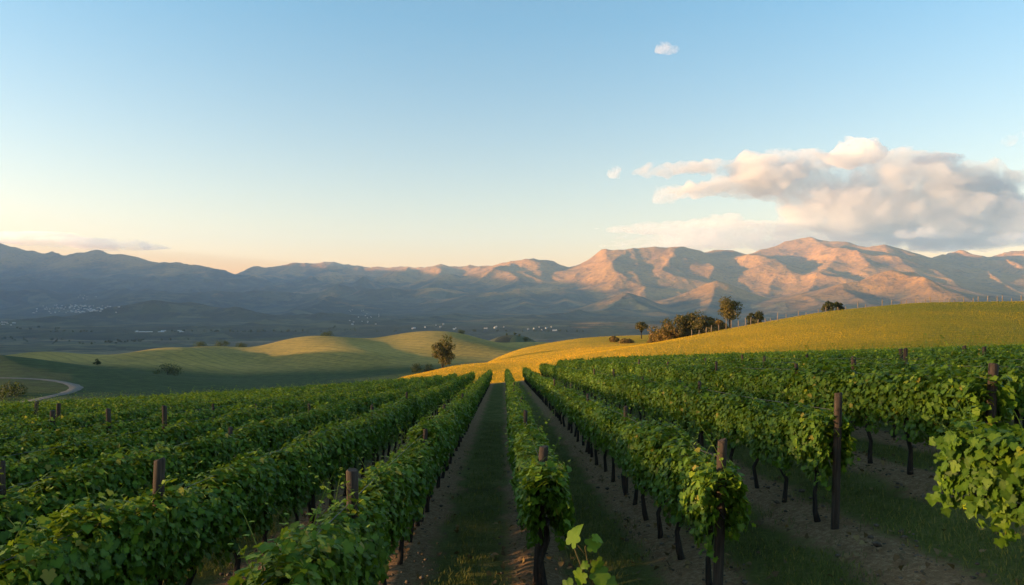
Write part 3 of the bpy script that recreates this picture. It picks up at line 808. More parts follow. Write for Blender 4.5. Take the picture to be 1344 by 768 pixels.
def add_vine(P, x, y, i, label, group, sc=1.0, rz=None, z=None, sz=None):
    zz = gz(x, y) if z is None else z
    e = empty('grapevine', (x, y, zz), 0.0, label, 'grapevine', group)
    e.rotation_euler = (-math.atan(0.0826) if y > 0 else 0, 0, (vr.choice([0, math.pi]) + LEAN) if rz is None else rz)
    if abs(e.rotation_euler[2]) > 1: e.rotation_euler[0] *= -1
    e.scale = (sc * vr.uniform(0.92, 1.12), 1.0, sc * vr.uniform(0.94, 1.06) if sz is None else sz)
    for nm in ('foliage', 'trunk', 'cordon'):
        link(nm, P[nm], e)
    return e
def band(y, i):
    if y < 6.5: return 'closest to the camera'
    if y < 12: return 'near the front'
    if y < 18: return 'part way back'
    return 'well back along the row'
seen_first = set()
for d, i, x, y in plants:
    if (i, y) not in HEROES: continue
    P = vr.choice(NEAR_P if d < 14 else MID_P)
    first = i not in seen_first
    seen_first.add(i)
    if first and i >= 0 and i < 4: lab = 'leafy grapevine at the near end of ' + row_words(i)
    elif first: lab = 'foremost grapevine in view in ' + row_words(i)
    else: lab = 'leafy grapevine in %s, %s' % (row_words(i), band(y, i))
    add_vine(P, x + vr.uniform(-.04, .04), y, i, lab, 'grapevines in ' + row_words(i))
# the lone vine at the right edge and the whip in front of the aisle
add_vine(NEAR_P[2], 4.42, 5.6, 2, 'big leaved grapevine cut off by the right edge, closest on the right', 'grapevines in ' + row_words(2), 1.08, 0.3)

def far_vines():
    rng = np.random.default_rng(11)
    Vs, Fs, tones, ribs = [], [], [], []
    n0 = 0
    trunks = MB()
    tv, tf = [], []
    for d, i, x, y in plants:
        if (i, y) in HEROES: continue
        z = gz(x, y)
        if d < 40: n, size = 480, 0.112
        elif d < 60: n, size = 300, 0.14
        else: n, size = 200, 0.165
        if d < 13: n, size = 1200, 0.085
        (V, F, A), st = vine_leaves(n, rng, FAR, size, VSTEP * 1.2, int(rng.integers(1, 9999)), shoots=3 if d < 45 else 1, zhi=rng.uniform(1.50, 1.68), hw=0.21)
        V = V + np.array([x, y, z]); V[:, 2] += -0.0826 * (V[:, 1] - y)
        Vs.append(V); Fs.append(F + n0); n0 += len(V); tones.append(A['tone']); ribs.append(A['rib'])
        r = 0.04; b = rng.uniform(-.05, .05, 2)
        ring = [(-r, -r), (r, -r), (r, r), (-r, r)]
        Q = np.array([(x + a, y + c, z - 0.1) for a, c in ring] + [(x + b[0] + a, y + b[1] + c, z + 0.45) for a, c in ring] + [(x + a * .8, y + c * .8, z + 0.95) for a, c in ring])
        f = []
        for l in (0, 4):
            for k in range(4): f.append((l + k, l + (k + 1) % 4, l + 4 + (k + 1) % 4, l + 4 + k))
        tv.append(Q); tf.append(np.array(f) + 12 * len(tf))
    V = np.concatenate(Vs); F = np.concatenate(Fs)
    nt = len(V); TV = np.concatenate(tv); TF = np.concatenate(tf) + nt
    me = raw_mesh('vines', np.concatenate([V, TV]), [F, TF], M_VINE, False,
                  dict(tone=np.concatenate(tones + [np.zeros(len(TV))]), rib=np.concatenate(ribs + [np.zeros(len(TV))])))
    me.materials.append(M_BARK)
    mi = np.zeros(len(F) + len(TF), np.int32); mi[len(F):] = 1
    me.polygons.foreach_set('material_index', mi)
    props(link('vines', me), 'far rows of green vines filling the vineyard to its edges', 'vines', None, 'stuff')
    print('far vines', len(tf), 'faces', len(F))
far_vines()

# ------------------------------------------------------------------ posts and wires
def post_mesh(h, r, seed):
    rr = random.Random(seed)
    b = MB()
    zs = [-0.45, 0.0, 0.5, 1.0, h - 0.25, h - 0.012, h]
    b.tube([(rr.uniform(-.006, .006), rr.uniform(-.006, .006), z) for z in zs], [r * 1.05, r * 1.04, r, r * .98, r * .96, r * .95, r * .80], 12, True, 0.05, rr)
    return b.mesh('wooden_post', M_POST)
POSTS = [post_mesh(1.86, 0.058, 1), post_mesh(1.95, 0.052, 2), post_mesh(1.82, 0.062, 3), post_mesh(1.78, 0.042, 4), post_mesh(1.84, 0.046, 5)]
pr = random.Random(9)
POST_Y = {-1: 6.76, -2: 6.85, -3: 7.5, 0: 8.9, 1: 8.1, 2: 9.35, 3: 9.2}
posts = []
for i in range(-8, 9):
    y = POST_Y.get(i, pr.uniform(8.5, 13.5))
    k = 0
    while y < (25 if i < 0 else 34) and (k == 0 or abs(i) < 6):
        x = row_x(i, y); px = 672 + 896 * x / y
        if -20 < px < 1364 and y > 4: posts.append((i, k, x, y)); k += 1
        y += 6.0 + pr.uniform(-.25, .25)
for i, k, x, y in posts:
    o = link('wooden_post', POSTS[pr.randrange(3) if k == 0 else pr.choice([3, 3, 4])])
    x2 = x
    if i == 0 and k == 0: x2 = x - 0.05
    if i == 1 and k == 0: y -= 0.15
    if i == 2 and k == 0: y -= 0.1
    o.location = (x2, y, gz(x2, y) + pr.uniform(-.06, .05) + (0.10 if k == 0 and i < 0 else -0.04))
    o.rotation_euler = (pr.uniform(-.05, .05), pr.uniform(-.05, .05), pr.uniform(0, 6.28))
    end = 'front' if k == 0 else '%s from the front' % ORD[min(k + 1, 18)]
    props(o, ('dark weathered wooden post at the front of ' + row_words(i)) if k == 0 else 'wooden trellis post, %s in %s' % (end, row_words(i)), 'post', 'trellis posts in ' + row_words(i))
for i in range(-6, 6):
    y0 = {0: 9.3, 1: 8.1, 2: 9.35, 3: 9.2}.get(i, 3.0 if i < 0 else 9.6)
    ys = np.arange(y0, 46, 1.5)
    b = MB()
    for hh in (1.0, 1.60):
        b.tube([(row_x(i, y) + (0.12 if (i == 1 and y < y0 + .1) else 0), y, gz(row_x(i, y), y) + hh - 0.02 * math.sin((y - y0) * math.pi / 6) ** 2) for y in ys], 0.0036, 5)
    props(link('trellis_wire', b.mesh('trellis_wire', M_WIRE)), 'pair of thin steel trellis wires strung along ' + row_words(i), 'wire', 'trellis wires along the rows')

# ------------------------------------------------------------------ the young whip in front, and ground cover
def young_shoot():
    d = 3.3
    e = empty('vine_shoot', (*on(775, d)[:2], gz(on(775, d)[0], d)), 0, 'slender young vine shoot with curling leaves in front of the aisle', 'vine shoot')
    base = Vector(e.location)
    def P(px, py, dd=0.0): return Vector(at(px, py, d + dd)) - base
    b = MB()
    b.tube([(0.02, 0.05, -0.05), (0.05, 0.03, 0.9), P(790, 790), P(778, 770), P(765, 748), P(757, 728), P(751, 712)], [0.011, 0.009, 0.007, 0.006, 0.005, 0.004, 0.003], 6)
    b.tube([P(785, 782), P(774, 755), P(771, 735), P(768, 720), P(770, 708), P(777, 704)], [0.006, 0.005, 0.004, 0.004, 0.003, 0.002], 6)
    b.tube([P(770, 730), P(762, 720), P(756, 713)], [0.003, 0.003, 0.002], 5)
    b.tube([P(779, 772), P(781, 750), P(783, 735)], [0.004, 0.003, 0.002], 5)
    link('stem', b.mesh('stem', M_CANE), e)
    rng = np.random.default_rng(4)
    spec = [(750, 713, .10, (-.85, -.5, .3), (.12, 0, 1), .66), (772, 716, .07, (-.1, -.7, .7), (.7, 0, .25), .7), (779, 706, .05, (0, -.5, .9), (1, 0, -.1), .8),
            (783, 737, .085, (.6, -.8, .2), (.25, 0, -1), .2), (787, 748, .09, (-.2, -.8, .5), (.1, 0, -1), .45), (764, 752, .07, (-.5, -.8, .4), (-.6, 0, -.9), .7),
            (771, 740, .04, (0, -.8, .6), (-.5, 0, -.3), .6), (795, 764, .085, (.4, -.8, .6), (.6, 0, -.4), .35), (752, 768, .085, (-.4, -.8, .5), (-.7, 0, -.6), .45), (780, 779, .10, (.2, -.8, .6), (.2, 0, -1), .25), (765, 779, .09, (-.3, -.8, .6), (-.2, 0, -1), .35)]
    C = np.array([P(s[0], s[1], -0.02) for s in spec])
    V, F, A = leaves(HERO, C, np.array([s[3] for s in spec]), np.array([s[4] for s in spec]), np.array([s[2] for s in spec]), np.array([s[5] for s in spec]), rng, 0.7)
    link('leaves', raw_mesh('leaves', V, F, M_VINE, True, A), e)
young_shoot()

def blades(name, XY, h, w, rng, mat, lean=0.5, smooth=True, tone=None):
    n = len(XY)
    z = ground_z(XY[:, 0], XY[:, 1]) - 0.03
    az = rng.uniform(0, 6.28, n); ca, sa = np.cos(az), np.sin(az)
    h = h * rng.uniform(0.5, 1.3, n); l = h * rng.uniform(0.1, lean, n)
    w = w * rng.uniform(0.7, 1.3, n)
    az2 = rng.uniform(0, 6.28, n)
    dx, dy = np.cos(az2) * l, np.sin(az2) * l
    B = np.stack([XY[:, 0], XY[:, 1], z], 1)
    p0 = B + np.stack([-ca * w, -sa * w, 0 * w], 1); p1 = B + np.stack([ca * w, sa * w, 0 * w], 1)
    p2 = B + np.stack([dx * .4 + ca * w * .7, dy * .4 + sa * w * .7, h * .6], 1); p3 = B + np.stack([dx * .4 - ca * w * .7, dy * .4 - sa * w * .7, h * .6], 1)
    p4 = B + np.stack([dx, dy, h], 1)
    V = np.stack([p0, p1, p2, p3, p4], 1).reshape(-1, 3)
    k = (np.arange(n) * 5)[:, None]
    return raw_mesh(name, V, [k + np.array([0, 1, 2, 3]), k + np.array([3, 2, 4])], mat, smooth, dict(tone=np.repeat(rng.random(n) if tone is None else tone, 5), rib=np.zeros(5 * n)))
M_GRASS = mat_leaf('grass_blade', (0.06, 0.075, 0.016), (0.11, 0.145, 0.026), (0.20, 0.19, 0.05), 0.25, 0.7)
M_CROP = mat_leaf('golden_crop', (0.10, 0.125, 0.007), (0.44, 0.275, 0.008), (0.60, 0.36, 0.02), 0.3, 0.7)
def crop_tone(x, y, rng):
    # greener right flank; fading sunlight to right and row ends painted into tone
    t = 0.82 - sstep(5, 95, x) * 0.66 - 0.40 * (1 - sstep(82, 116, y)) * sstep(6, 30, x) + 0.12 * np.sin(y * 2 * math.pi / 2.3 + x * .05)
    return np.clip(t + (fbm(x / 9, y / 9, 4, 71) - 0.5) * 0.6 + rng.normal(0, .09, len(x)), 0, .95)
def ground_cover():
    rng = np.random.default_rng(21)
    n = 260000
    y = rng.uniform(math.sqrt(3.0), math.sqrt(32), n) ** 2
    x = rng.uniform(-0.95, 0.95, n) * y
    X = x + LEAN * y
    ph = np.abs((((X - ROW0) / ROWD) % 1.0) - 0.5) * 2
    g = 1 - ph + (fbm(x * 1.1, y * 1.1, 3, 61) - 0.5) * 1.1 + (fbm(x * 5, y * 5, 2, 62) - 0.5) * 0.5
    keep = rng.random(n) < np.clip((g - 0.35) * 2.2, 0.02, 1)
    XY = np.stack([x, y], 1)[keep]
    props(link('grass', blades('grass', XY, 0.075, 0.0045, rng, M_GRASS, 1.0)), 'short grass growing in the aisles between the vine rows', 'grass', None, 'stuff')
    n = 330000
    y = np.exp(rng.uniform(math.log(82), math.log(262), n))
    x = rng.uniform(-0.42, 0.92, n) * y
    ll = np.interp(y, [80, 100, 125, 160, 220, 260], [-17, -17, -19, -22, -30, -36])
    XY = np.stack([x, y], 1)[(x > ll - 1)]
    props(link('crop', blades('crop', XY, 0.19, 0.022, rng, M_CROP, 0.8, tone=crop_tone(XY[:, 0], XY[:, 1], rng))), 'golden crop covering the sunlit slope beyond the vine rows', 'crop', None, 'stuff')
    # clods and pebbles on the bare strips
    n = 5200
    y = rng.uniform(math.sqrt(3), math.sqrt(20), n) ** 2
    x = rng.uniform(-0.9, 0.9, n) * y
    X = x + LEAN * y
    ph = np.abs((((X - ROW0) / ROWD) % 1.0) - 0.5) * 2
    k = ph > 0.42
    x, y = x[k], y[k]; n = len(x)
    bm = bmesh.new(); bmesh.ops.create_icosphere(bm, subdivisions=1, radius=1.0)
    V0 = np.array([v.co[:] for v in bm.verts]); F0 = np.array([[v.index for v in f.verts] for f in bm.faces]); bm.free()
    S = np.exp(rng.normal(math.log(0.013), 0.5, n))
    V = V0[None] * (1 + rng.normal(0, 0.18, (n, len(V0), 1))) * np.array([1.2, 1, 0.7]) * S[:, None, None]
    V = V + np.stack([x, y, ground_z(x, y) + 0.01 + 0.07 * sstep(.55, 1, ph[k])], 1)[:, None, :]
    F = (F0[None] + (np.arange(n) * len(V0))[:, None, None]).reshape(-1, 3)
    m = NT('clods'); m = m.done(m.bsdf(m.ramp(m.noise(9, 3, .6, m.pos()), [(.35, (.05, .037, .027)), (.65, (.16, .125, .09))]), .95, None, .1))
    props(link('clods', raw_mesh('clods', V.reshape(-1, 3), F, m, True)), 'small clods and stones on the bare soil under the vines', 'clods', None, 'stuff')
ground_cover()
def fallen_leaves():
    rng = np.random.default_rng(41)
    n = 5200
    y = rng.uniform(math.sqrt(3), math.sqrt(22), n) ** 2; x = rng.uniform(-.9, .9, n) * y
    ph = np.abs((((x + LEAN * y - ROW0) / ROWD) % 1.0) - 0.5) * 2
    k = rng.random(n) < sstep(.1, .8, ph) + .1
    x, y, ph = x[k], y[k], ph[k]; n = len(x)
    C = np.stack([x, y, ground_z(x, y) + .015 + .07 * sstep(.55, 1, ph)], 1)
    m = mat_leaf('dry_leaf', (.06, .035, .018), (.14, .085, .035), (.24, .16, .06), .1, .8)
    V, F, A = leaves(MID, C, rng.normal(0, .4, (n, 3)) + np.array([0, 0, 1]), rng.normal(0, 1, (n, 3)), rng.uniform(.03, .085, n), rng.random(n) * .9, rng, .8)
    props(link('fallen_leaves', raw_mesh('fallen_leaves', V, F, m, True, A)), 'dry fallen leaves lying on the soil under the vines', 'leaves', None, 'stuff')
fallen_leaves()

# unseen belt of tree leaves added in the west to thin the vineyard's sunlight
def sun_screen_belt():
    rng = np.random.default_rng(31)
    cl = []
    y = -95.0
    while y < 52:
        x = -235 + rng.uniform(-14, 14)
        base = gz(x, y); top = 33 + rng.uniform(-4, 5)
        for k in range(24):
            t = rng.uniform(.12, 1); w = 6.5 * (1 - .55 * t)
            cl.append((x + rng.normal(0, 3.5), y + rng.normal(0, w * .5), base + (top - base) * t, rng.uniform(2.4, 4.4)))
        y += rng.uniform(4.0, 6.5)
    cl = np.array(cl)
    n = BELT
    idx = rng.integers(0, len(cl), n)
    O = unit(rng.normal(0, 1, (n, 3)))
    C = cl[idx, :3] + O * (cl[idx, 3] * rng.uniform(.2, 1, n))[:, None]
    C = C[C[:, 1] < 57]; n = len(C); O = O[:n]
    V, F, A = leaves(FAR, C, O + rng.normal(0, .5, (n, 3)), rng.normal(0, 1, (n, 3)), rng.uniform(.7, 1.3, n), rng.random(n) * .8, rng)
    props(link('wood', raw_mesh('wood', V, F, M_SCREENBELT, False, A)), 'unseen leaf belt added west of the vineyard to thin its sunlight', 'wood', None, 'stuff')
BELT = 13500
M_SCREENBELT = mat_leaf('screen_belt_leaf', (0.02, 0.03, 0.01), (0.04, 0.055, 0.016), (0.07, 0.08, 0.02), 0.2, 0.7)
sun_screen_belt()

# ------------------------------------------------------------------ things on the hills and in the valley
def land_z(x, y):
    return gz(x, y) if y < 2690 else float(mountain_z(np.array([x]), np.array([y]))[0])
def hit(px, py, y0, y1, n=160):
    """the first place along a line of sight where the ground shows at picture height py"""
    ys = np.geomspace(y0, y1, n); xs = (px - 672) / 896 * ys
    z = np.where(ys < 2690, ground_z(xs, np.minimum(ys, 2690)), 0)
    if y1 > 2690: z = np.where(ys >= 2690, mountain_z(xs, np.maximum(ys, 2690)), z)
    q = 395 + (EYE - z) * 896 / ys
    k = np.argmax(q <= py) if (q <= py).any() else int(np.argmin(q))
    return xs[k], ys[k], z[k]

def leaf_mat(name, a, b, c): return mat_leaf(name, a, b, c, 0.25, 0.7)
M_TREE = leaf_mat('tree_leaf', (0.045, 0.040, 0.012), (0.095, 0.075, 0.020), (0.16, 0.12, 0.03))
M_OAK = leaf_mat('dark_tree_leaf', (0.022, 0.028, 0.010), (0.05, 0.052, 0.018), (0.10, 0.085, 0.025))
M_RUST = leaf_mat('autumn_leaf', (0.07, 0.045, 0.012), (0.15, 0.09, 0.02), (0.22, 0.13, 0.03))
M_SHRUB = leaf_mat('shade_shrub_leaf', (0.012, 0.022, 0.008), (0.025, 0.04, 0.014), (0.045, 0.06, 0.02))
def tree_mesh(h, w, seed, mat, n=2600, leaf=0.3, trunk_h=0.28, bush=False):
    rng = np.random.default_rng(seed); rr = random.Random(seed)
    cz = h * (0.5 if bush else 0.5 + trunk_h * 0.5); rz = h - cz if not bush else h * 0.52
    # clumps through the crown
    m = 26 if not bush else 22
    D = unit(rng.normal(0, 1, (m, 3))); rad = rng.uniform(0.25, 0.86, m) ** 0.7
    if bush: D[:, 2] = D[:, 2] * 0.8 - 0.12
    Cc = D * rad[:, None] * np.array([w / 2 * .82, w / 2 * .82, rz * .86]) + np.array([0, 0, cz])
    if bush:
        a = rng.uniform(0, 6.28, m); zz = rng.uniform(0.08, 0.84, m)
        q = np.sqrt(rng.random(m)) * w * .42 * (1 - zz ** 3)
        Cc = np.stack([np.cos(a) * q, np.sin(a) * q, zz * h], 1)
    cr = rng.uniform(0.13, 0.27, m) * w * (0.9 if not bush else 0.8)
    idx = rng.integers(0, m, n)
    O = unit(rng.normal(0, 1, (n, 3)))
    C = Cc[idx] + O * (cr[idx] * rng.uniform(0.35, 1.12, n) ** 0.6)[:, None] * np.array([1, 1, .8])
    C[:, 2] = np.maximum(C[:, 2], 0.1)
    Nn = O + rng.normal(0, .5, (n, 3)) + np.array([0, 0, .3])
    V, F, A = leaves(MID, C, Nn, rng.normal(0, 1, (n, 3)) + np.array([0, 0, -.4]), leaf * rng.uniform(.6, 1.3, n), np.clip(rng.normal(.45, .22, n) + (rng.random(m) - .5)[idx] * .35, 0, .97), rng)
    crown = raw_mesh('crown', V, F, mat, True, A)
    b = MB()
    r = h * 0.022 + .03
    top = cz + rz * .35
    b.tube([(0, 0, -.6), (rr.uniform(-.1, .1), rr.uniform(-.1, .1), h * .15), (rr.uniform(-.2, .2), rr.uniform(-.2, .2), cz * .7), (0, 0, top)], [r * 1.35, r, r * .8, r * .3], 8, True, .1, rr)
    for k in range(min(9, m)):
        s = Vector((0, 0, rr.uniform(.3, .75) * top)); e = Vector(Cc[k])
        mid = (s + e) / 2 + Vector((0, 0, .08 * h))
        b.tube([s, mid, e], [r * .5, r * .34, r * .12], 6)
    return crown, b.mesh('trunk', M_BARK)
def plant(name, px, Y, top, wpx, seed, mat, label, cat, group=None, bush=False, n=2600, leaf=0.3, base=None, trunk_h=.28):
    x = (px - 672) / 896 * Y
    z = gz(x, Y)
    h = EYE - (top - 395) * Y / 896 - z
    cr, tr = tree_mesh(h, wpx * Y / 896, seed, mat, n, leaf, trunk_h, bush)
    e = empty(name, (x, Y, z), 0, label, cat, group)
    link('crown', cr, e); link('trunk', tr, e)
    return e
plant('tree', 581, 185, 436, 37, 1, M_TREE, 'lone round brown green tree standing behind the end of the golden slope', 'tree', None, False, 4200, .30, trunk_h=.12)
plant('tree', 958, 186, 387, 36, 2, M_TREE, 'tallest bronze tree on the golden hill, behind the pale fence posts', 'tree', 'trees along the golden hill', False, 3600, .30, trunk_h=.2)
plant('tree', 842, 236, 421, 17, 3, M_TREE, 'small slim tree left of the bushes on the golden hill', 'tree', 'trees along the golden hill', False, 1500, .30, trunk_h=.4)
plant('bush', 1088, 166, 394, 18, 4, M_OAK, 'low dark bush on top of the golden hill, left of its twin', 'bush', 'bushes along the golden hill', True, 1400, .26, trunk_h=.02)
plant('bush', 1101, 168, 395, 15, 5, M_OAK, 'low dark bush on top of the golden hill, right of its twin', 'bush', 'bushes along the golden hill', True, 1200, .26, trunk_h=.02)
for px, Y, top, w, sd, mt, lab in [
    (870, 178, 421, 40, 11, M_RUST, 'rust brown bush at the left end of the bush clump on the golden hill'),
    (890, 182, 410, 50, 12, M_TREE, 'dark bush second from the left in the clump on the golden hill'),
    (913, 181, 408, 52, 13, M_TREE, 'tall dark bush in the middle of the clump on the golden hill'),
    (930, 180, 414, 36, 14, M_RUST, 'dark bush at the right end of the clump, beside the tallest tree'),
    (925, 172, 420, 44, 51, M_TREE, 'wide olive bush filling the front of the clump below the tallest tree'),
    (880, 172, 427, 44, 52, M_RUST, 'wide low rusty bush along the front left of the bush clump'),
    (945, 176, 420, 24, 15, M_RUST, 'low brown bush at the foot of the tallest hill tree'),
    (807, 224, 442, 17, 16, M_RUST, 'small reddish bush alone on the golden hill, left of the slim tree'),
    (992, 176, 405, 24, 17, M_OAK, 'grey brown bush behind the fence, right of the tallest hill tree'),
    (858, 200, 438, 18, 18, M_RUST, 'low tawny bush between the slim tree and the bush clump'),
    (820, 212, 447, 26, 19, M_RUST, 'low straggling bush under the slim tree on the golden hill')]:
    plant('bush', px, Y, top, w, sd, mt, lab, 'bush', 'bushes along the golden hill', True, 2800, .32)
for px, py, Y0, Y1, hh, w, sd, lab in [
    (220, 492, 150, 420, 12, 42, 31, 'wide dark bush in the meadow beyond the left vine rows'),
    (128, 479, 150, 420, 10, 9, 32, 'tiny dark tree-like bush on the slope above the wide dark bush'),
    (18, 521, 100, 300, 15, 50, 34, 'dark bush low at the left edge, below the curving road'),
    (546, 488, 110, 320, 12, 22, 36, 'dark bush left of the foot of the lone round tree'),
    (562, 484, 110, 320, 11, 20, 37, 'dark bush touching the foot of the lone round tree'),
    (262, 454, 400, 700, 6, 24, 38, 'dark hedge bush on the far hill crest, leftmost of three'),
    (290, 451, 400, 700, 7, 26, 39, 'dark hedge bush on the far hill crest, middle of three'),
    (318, 450, 400, 700, 5, 22, 40, 'dark hedge bush on the far hill crest, rightmost of three'),
    (430, 441, 400, 700, 5, 20, 41, 'small dark bush on the sunlit middle of the far hill crest'),
    (605, 437, 400, 700, 5, 14, 42, 'small dark bush on the far crest right of the lone tree'),
    (690, 446, 400, 700, 6, 16, 43, 'small dark bush at the right end of the far hill crest')]:
    x, Y, z = hit(px, py, Y0, Y1)
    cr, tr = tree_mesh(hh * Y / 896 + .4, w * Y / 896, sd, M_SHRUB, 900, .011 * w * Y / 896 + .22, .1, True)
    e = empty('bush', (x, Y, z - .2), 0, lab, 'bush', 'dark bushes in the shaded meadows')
    link('crown', cr, e); link('trunk', tr, e)

# woods and tree lines in the valley: single trees, a few pixels each
def valley_trees():
    rng = np.random.default_rng(77)
    protos = []
    for k in range(4):
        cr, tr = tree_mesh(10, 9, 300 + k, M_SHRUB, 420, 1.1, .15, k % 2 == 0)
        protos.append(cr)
    spots = []
    for px0, py0, px1, py1, n in [(0, 446, 90, 449, 16), (95, 452, 200, 447, 18), (150, 450, 270, 445, 16), (60, 440, 130, 443, 12), (270, 441, 340, 446, 12), (330, 436, 420, 441, 14), (430, 432, 520, 437, 14), (620, 438, 700, 441, 14), (700, 441, 770, 437, 12), (20, 430, 80, 433, 8)]:
        for k in range(n):
            t = rng.random()
            spots.append((px0 + (px1 - px0) * t + rng.normal(0, 3), py0 + (py1 - py0) * t + rng.normal(0, 1.2)))
    for px, py in spots:
        x, Y, z = hit(px, py, 700, 4200)
        o = link('valley_tree', protos[rng.integers(4)])
        s = Y / 896 * rng.uniform(2.0, 4.2) / 10
        o.location = (x, Y, z - .1 * s * 10); o.scale = (s * rng.uniform(.9, 1.6), s, s * rng.uniform(.7, 1.1)); o.rotation_euler = (0, 0, rng.uniform(0, 6.28))
        side = 'left of the far hills' if px < 300 else ('behind the middle hill' if px < 560 else 'in the gap right of the lone tree')
        props(o, 'tiny dark hazy tree on the valley floor, ' + side, 'tree', 'valley trees ' + side)
valley_trees()

# the pale fence on the golden hill
M_PALE = mat_bark('pale_fence_wood', (0.13, 0.10, 0.07), (0.28, 0.22, 0.16), (12, 12, 2), 0.01)
def fence(pts, label, hts, wires=True):
    rr = random.Random(len(pts))
    P = [on(px, Y) for px, Y in pts]
    e = empty('fence', P[0], 0, label, 'fence', 'pale fences on the golden hill')
    o = Vector(P[0])
    for i, p in enumerate(P):
        h = rr.uniform(*hts) * rr.choice([1, 1, .8, .65]); r = .075
        q = Vector(p) - o
        b = MB(); b.tube([(0, 0, -.4), (rr.uniform(-.03, .03), 0, h * .5), (rr.uniform(-.08, .08), rr.uniform(-.05, .05), h - .03), (rr.uniform(-.08, .08), 0, h)], [r * 1.1, r, r * .95, r * .7], 8)
        link('post', b.mesh('post', M_PALE), e, q)
    for hh in ((.45, .95) if wires else ()):
        b = MB(); b.tube([tuple(Vector(p) - o + Vector((0, 0, hh))) for p in P], .012, 5)
        link('wire', b.mesh('wire', M_WIRE), e)
fence([(908 + 8.6 * k + (k % 3), 146) for k in range(14)], 'row of pale leaning fence posts climbing past the tallest hill tree', (1.3, 2.3))
fence([(1032 + 13 * k + (k % 2) * 3, 150) for k in range(9)], 'thin pale fence on the upper slope past the twin dark trees', (.8, 1.7))
fence([(1158 + 10.5 * k + (k % 3) * 2, 152) for k in range(20)], 'pale fence along the flat top of the golden hill, at the right', (.7, 1.5))

# the farm road in the hollow on the left
def road():
    pts = [(-60, 495), (-10, 496.5), (30, 497), (58, 498.5), (78, 501), (95, 505), (101, 509), (96, 513), (84, 517), (66, 521), (40, 527), (0, 536)]
    P = [hit(px, py, 120, 262, 400) for px, py in pts]
    A = np.array([(p[0], p[1]) for p in P])
    t = np.linspace(0, len(A) - 1, 160); idx = np.arange(len(A))
    S = np.stack([np.interp(t, idx, A[:, 0]), np.interp(t, idx, A[:, 1])], 1)
    for _ in range(12): S[1:-1] = (S[:-2] + 2 * S[1:-1] + S[2:]) / 4
    d = np.gradient(S, axis=0); d = unit(np.c_[d, np.zeros(len(d))])[:, :2]; nn = np.stack([-d[:, 1], d[:, 0]], 1)
    w = np.array([-1, -.5, 0, .5, 1]) * 1.7
    wv = 1 + .5 * (fbm(S[:, 0] / 4, S[:, 1] / 4, 3, 5) - .5)
    Q = S[:, None, :] + nn[:, None, :] * (w[None, :] * wv[:, None])[:, :, None]
    z = ground_z(Q[..., 0], Q[..., 1]) + np.array([.05, .12, .14, .12, .05])
    m = NT('pale_gravel'); c = m.ramp(m.noise(1.4, 5, .65, m.pos()), [(.35, (.085, .08, .068)), (.65, (.17, .155, .13))])
    me = raw_mesh('road', np.concatenate([Q, z[..., None]], -1).reshape(-1, 3), grid_faces(len(S), 5), m.done(m.bsdf(c, .95)), True)
    props(link('road', me), kind='structure')
road()

# the far towns: small gabled houses and long sheds
def house_mesh(l, w, h, rh, seed):
    rr = random.Random(seed)
    b = MB(); b.box((0, 0, h / 2 - 1), (l, w, h + 2))
    walls = b.mesh('house', M_WALL, False)
    bm = bmesh.new(); bm.from_mesh(walls)
    ov = .4
    v = [bm.verts.new(p) for p in [(-l / 2 - ov, -w / 2 - ov, h - .15), (l / 2 + ov, -w / 2 - ov, h - .15), (l / 2 + ov, w / 2 + ov, h - .15), (-l / 2 - ov, w / 2 + ov, h - .15), (-l / 2 - ov, 0, h + rh), (l / 2 + ov, 0, h + rh)]]
    for f in ((0, 1, 5, 4), (2, 3, 4, 5), (0, 4, 3), (1, 2, 5), (3, 2, 1, 0)):
        bm.faces.new([v[k] for k in f]).material_index = 1
    for s in (-1, 1):
        for k in range(max(1, int(l / 4))):
            x = -l / 2 + (k + .5) * l / max(1, int(l / 4))
            q = [bm.verts.new((x + a * .6, s * (w / 2 + .02), h * .45 + c * .7)) for a, c in ((-1, -1), (1, -1), (1, 1), (-1, 1))]
            bm.faces.new(q if s < 0 else q[::-1]).material_index = 2
    bm.to_mesh(walls); bm.free()
    walls.materials.append(M_ROOF if seed % 3 else M_SHED); walls.materials.append(M_GLASS)
    return walls
def flat(name, col, rough=.8, spec=.3):
    m = NT(name); n = m.noise(.6, 3, .6, m.obj())
    return m.done(m.bsdf(m.mix(n, tuple(c * .85 for c in col), col), rough, None, spec))
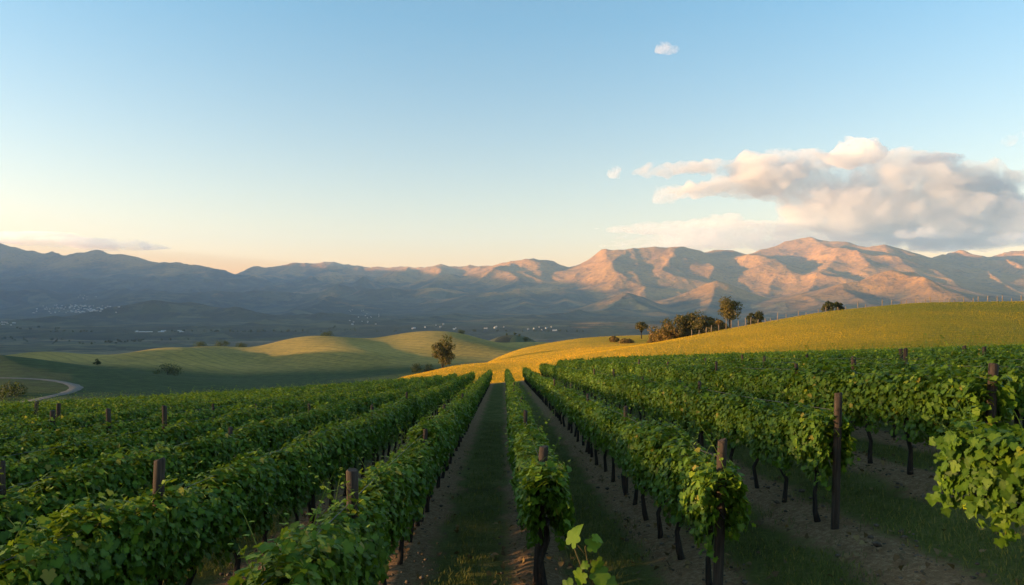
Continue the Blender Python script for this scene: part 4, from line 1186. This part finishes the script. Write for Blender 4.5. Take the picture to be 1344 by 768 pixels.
M_WALL = flat('white_plaster', (.44, .43, .41)); M_ROOF = flat('clay_roof', (.30, .22, .18)); M_SHED = flat('pale_sheet_roof', (.50, .52, .54), .6); M_GLASS = flat('window_glass', (.03, .04, .05), .15, .5)
def towns():
    rng = np.random.default_rng(5)
    H = [house_mesh(12, 9, 6, 3, 3), house_mesh(15, 9, 7, 3, 1), house_mesh(10, 8, 6, 3, 2), house_mesh(18, 10, 6, 3, 6)]
    S = [house_mesh(34, 12, 5, 2.5, 3), house_mesh(48, 14, 5, 3, 6)]
    def put(n, px0, px1, py0, py1, y0, y1, kinds, label, cat, group, sc=.55, name='house'):
        for k in range(n):
            px = rng.uniform(px0, px1); py = rng.uniform(py0, py1)
            if cat == 'house' and n > 60:
                px = np.clip(rng.normal((px0 + px1) / 2, (px1 - px0) / 5), px0, px1)
            x, Y, z = hit(px, py, y0, y1, 120)
            o = link(name, kinds[rng.integers(len(kinds))])
            o.location = (x, Y, z + .5); o.rotation_euler = (0, 0, rng.choice([0, math.pi / 2, .5]) + rng.normal(0, .15)); o.scale = (sc, sc, sc)
            props(o, label, cat, group)
    put(105, 35, 165, 401, 412, 4200, 9000, H, 'tiny pale house in the hazy town under the left mountains', 'house', 'houses of the far left town', .85)
    put(22, 178, 252, 434.5, 439, 1500, 4000, S, 'long pale shed in the bright row on the valley floor', 'shed', 'sheds on the valley floor', .34, 'shed')
    put(12, -5, 20, 424, 428, 2500, 7000, H, 'tiny pale house at the left edge of the valley', 'house', 'houses at the left edge of the valley')
    put(22, 458, 500, 408, 427, 3000, 8000, H, 'tiny pale house in the scattered hamlet below the middle mountains', 'house', 'houses of the middle hamlet')
    put(8, 535, 600, 426, 433, 2600, 7000, H, 'tiny pale house low in the valley above the lone tree', 'house', 'houses above the lone tree')
    put(6, 635, 662, 428, 432, 2600, 7000, H, 'tiny pale house at the foot of the middle mountains', 'house', 'houses at the foot of the middle mountains')
    put(8, 690, 735, 429, 435, 2600, 7000, H, 'tiny pale house behind the crest of the golden slope', 'house', 'houses behind the golden slope')
    put(8, 100, 135, 388, 394, 6000, 10000, H, 'tiny pale house on the hazy slope above the left town', 'house', 'houses above the left town', .7)
towns()
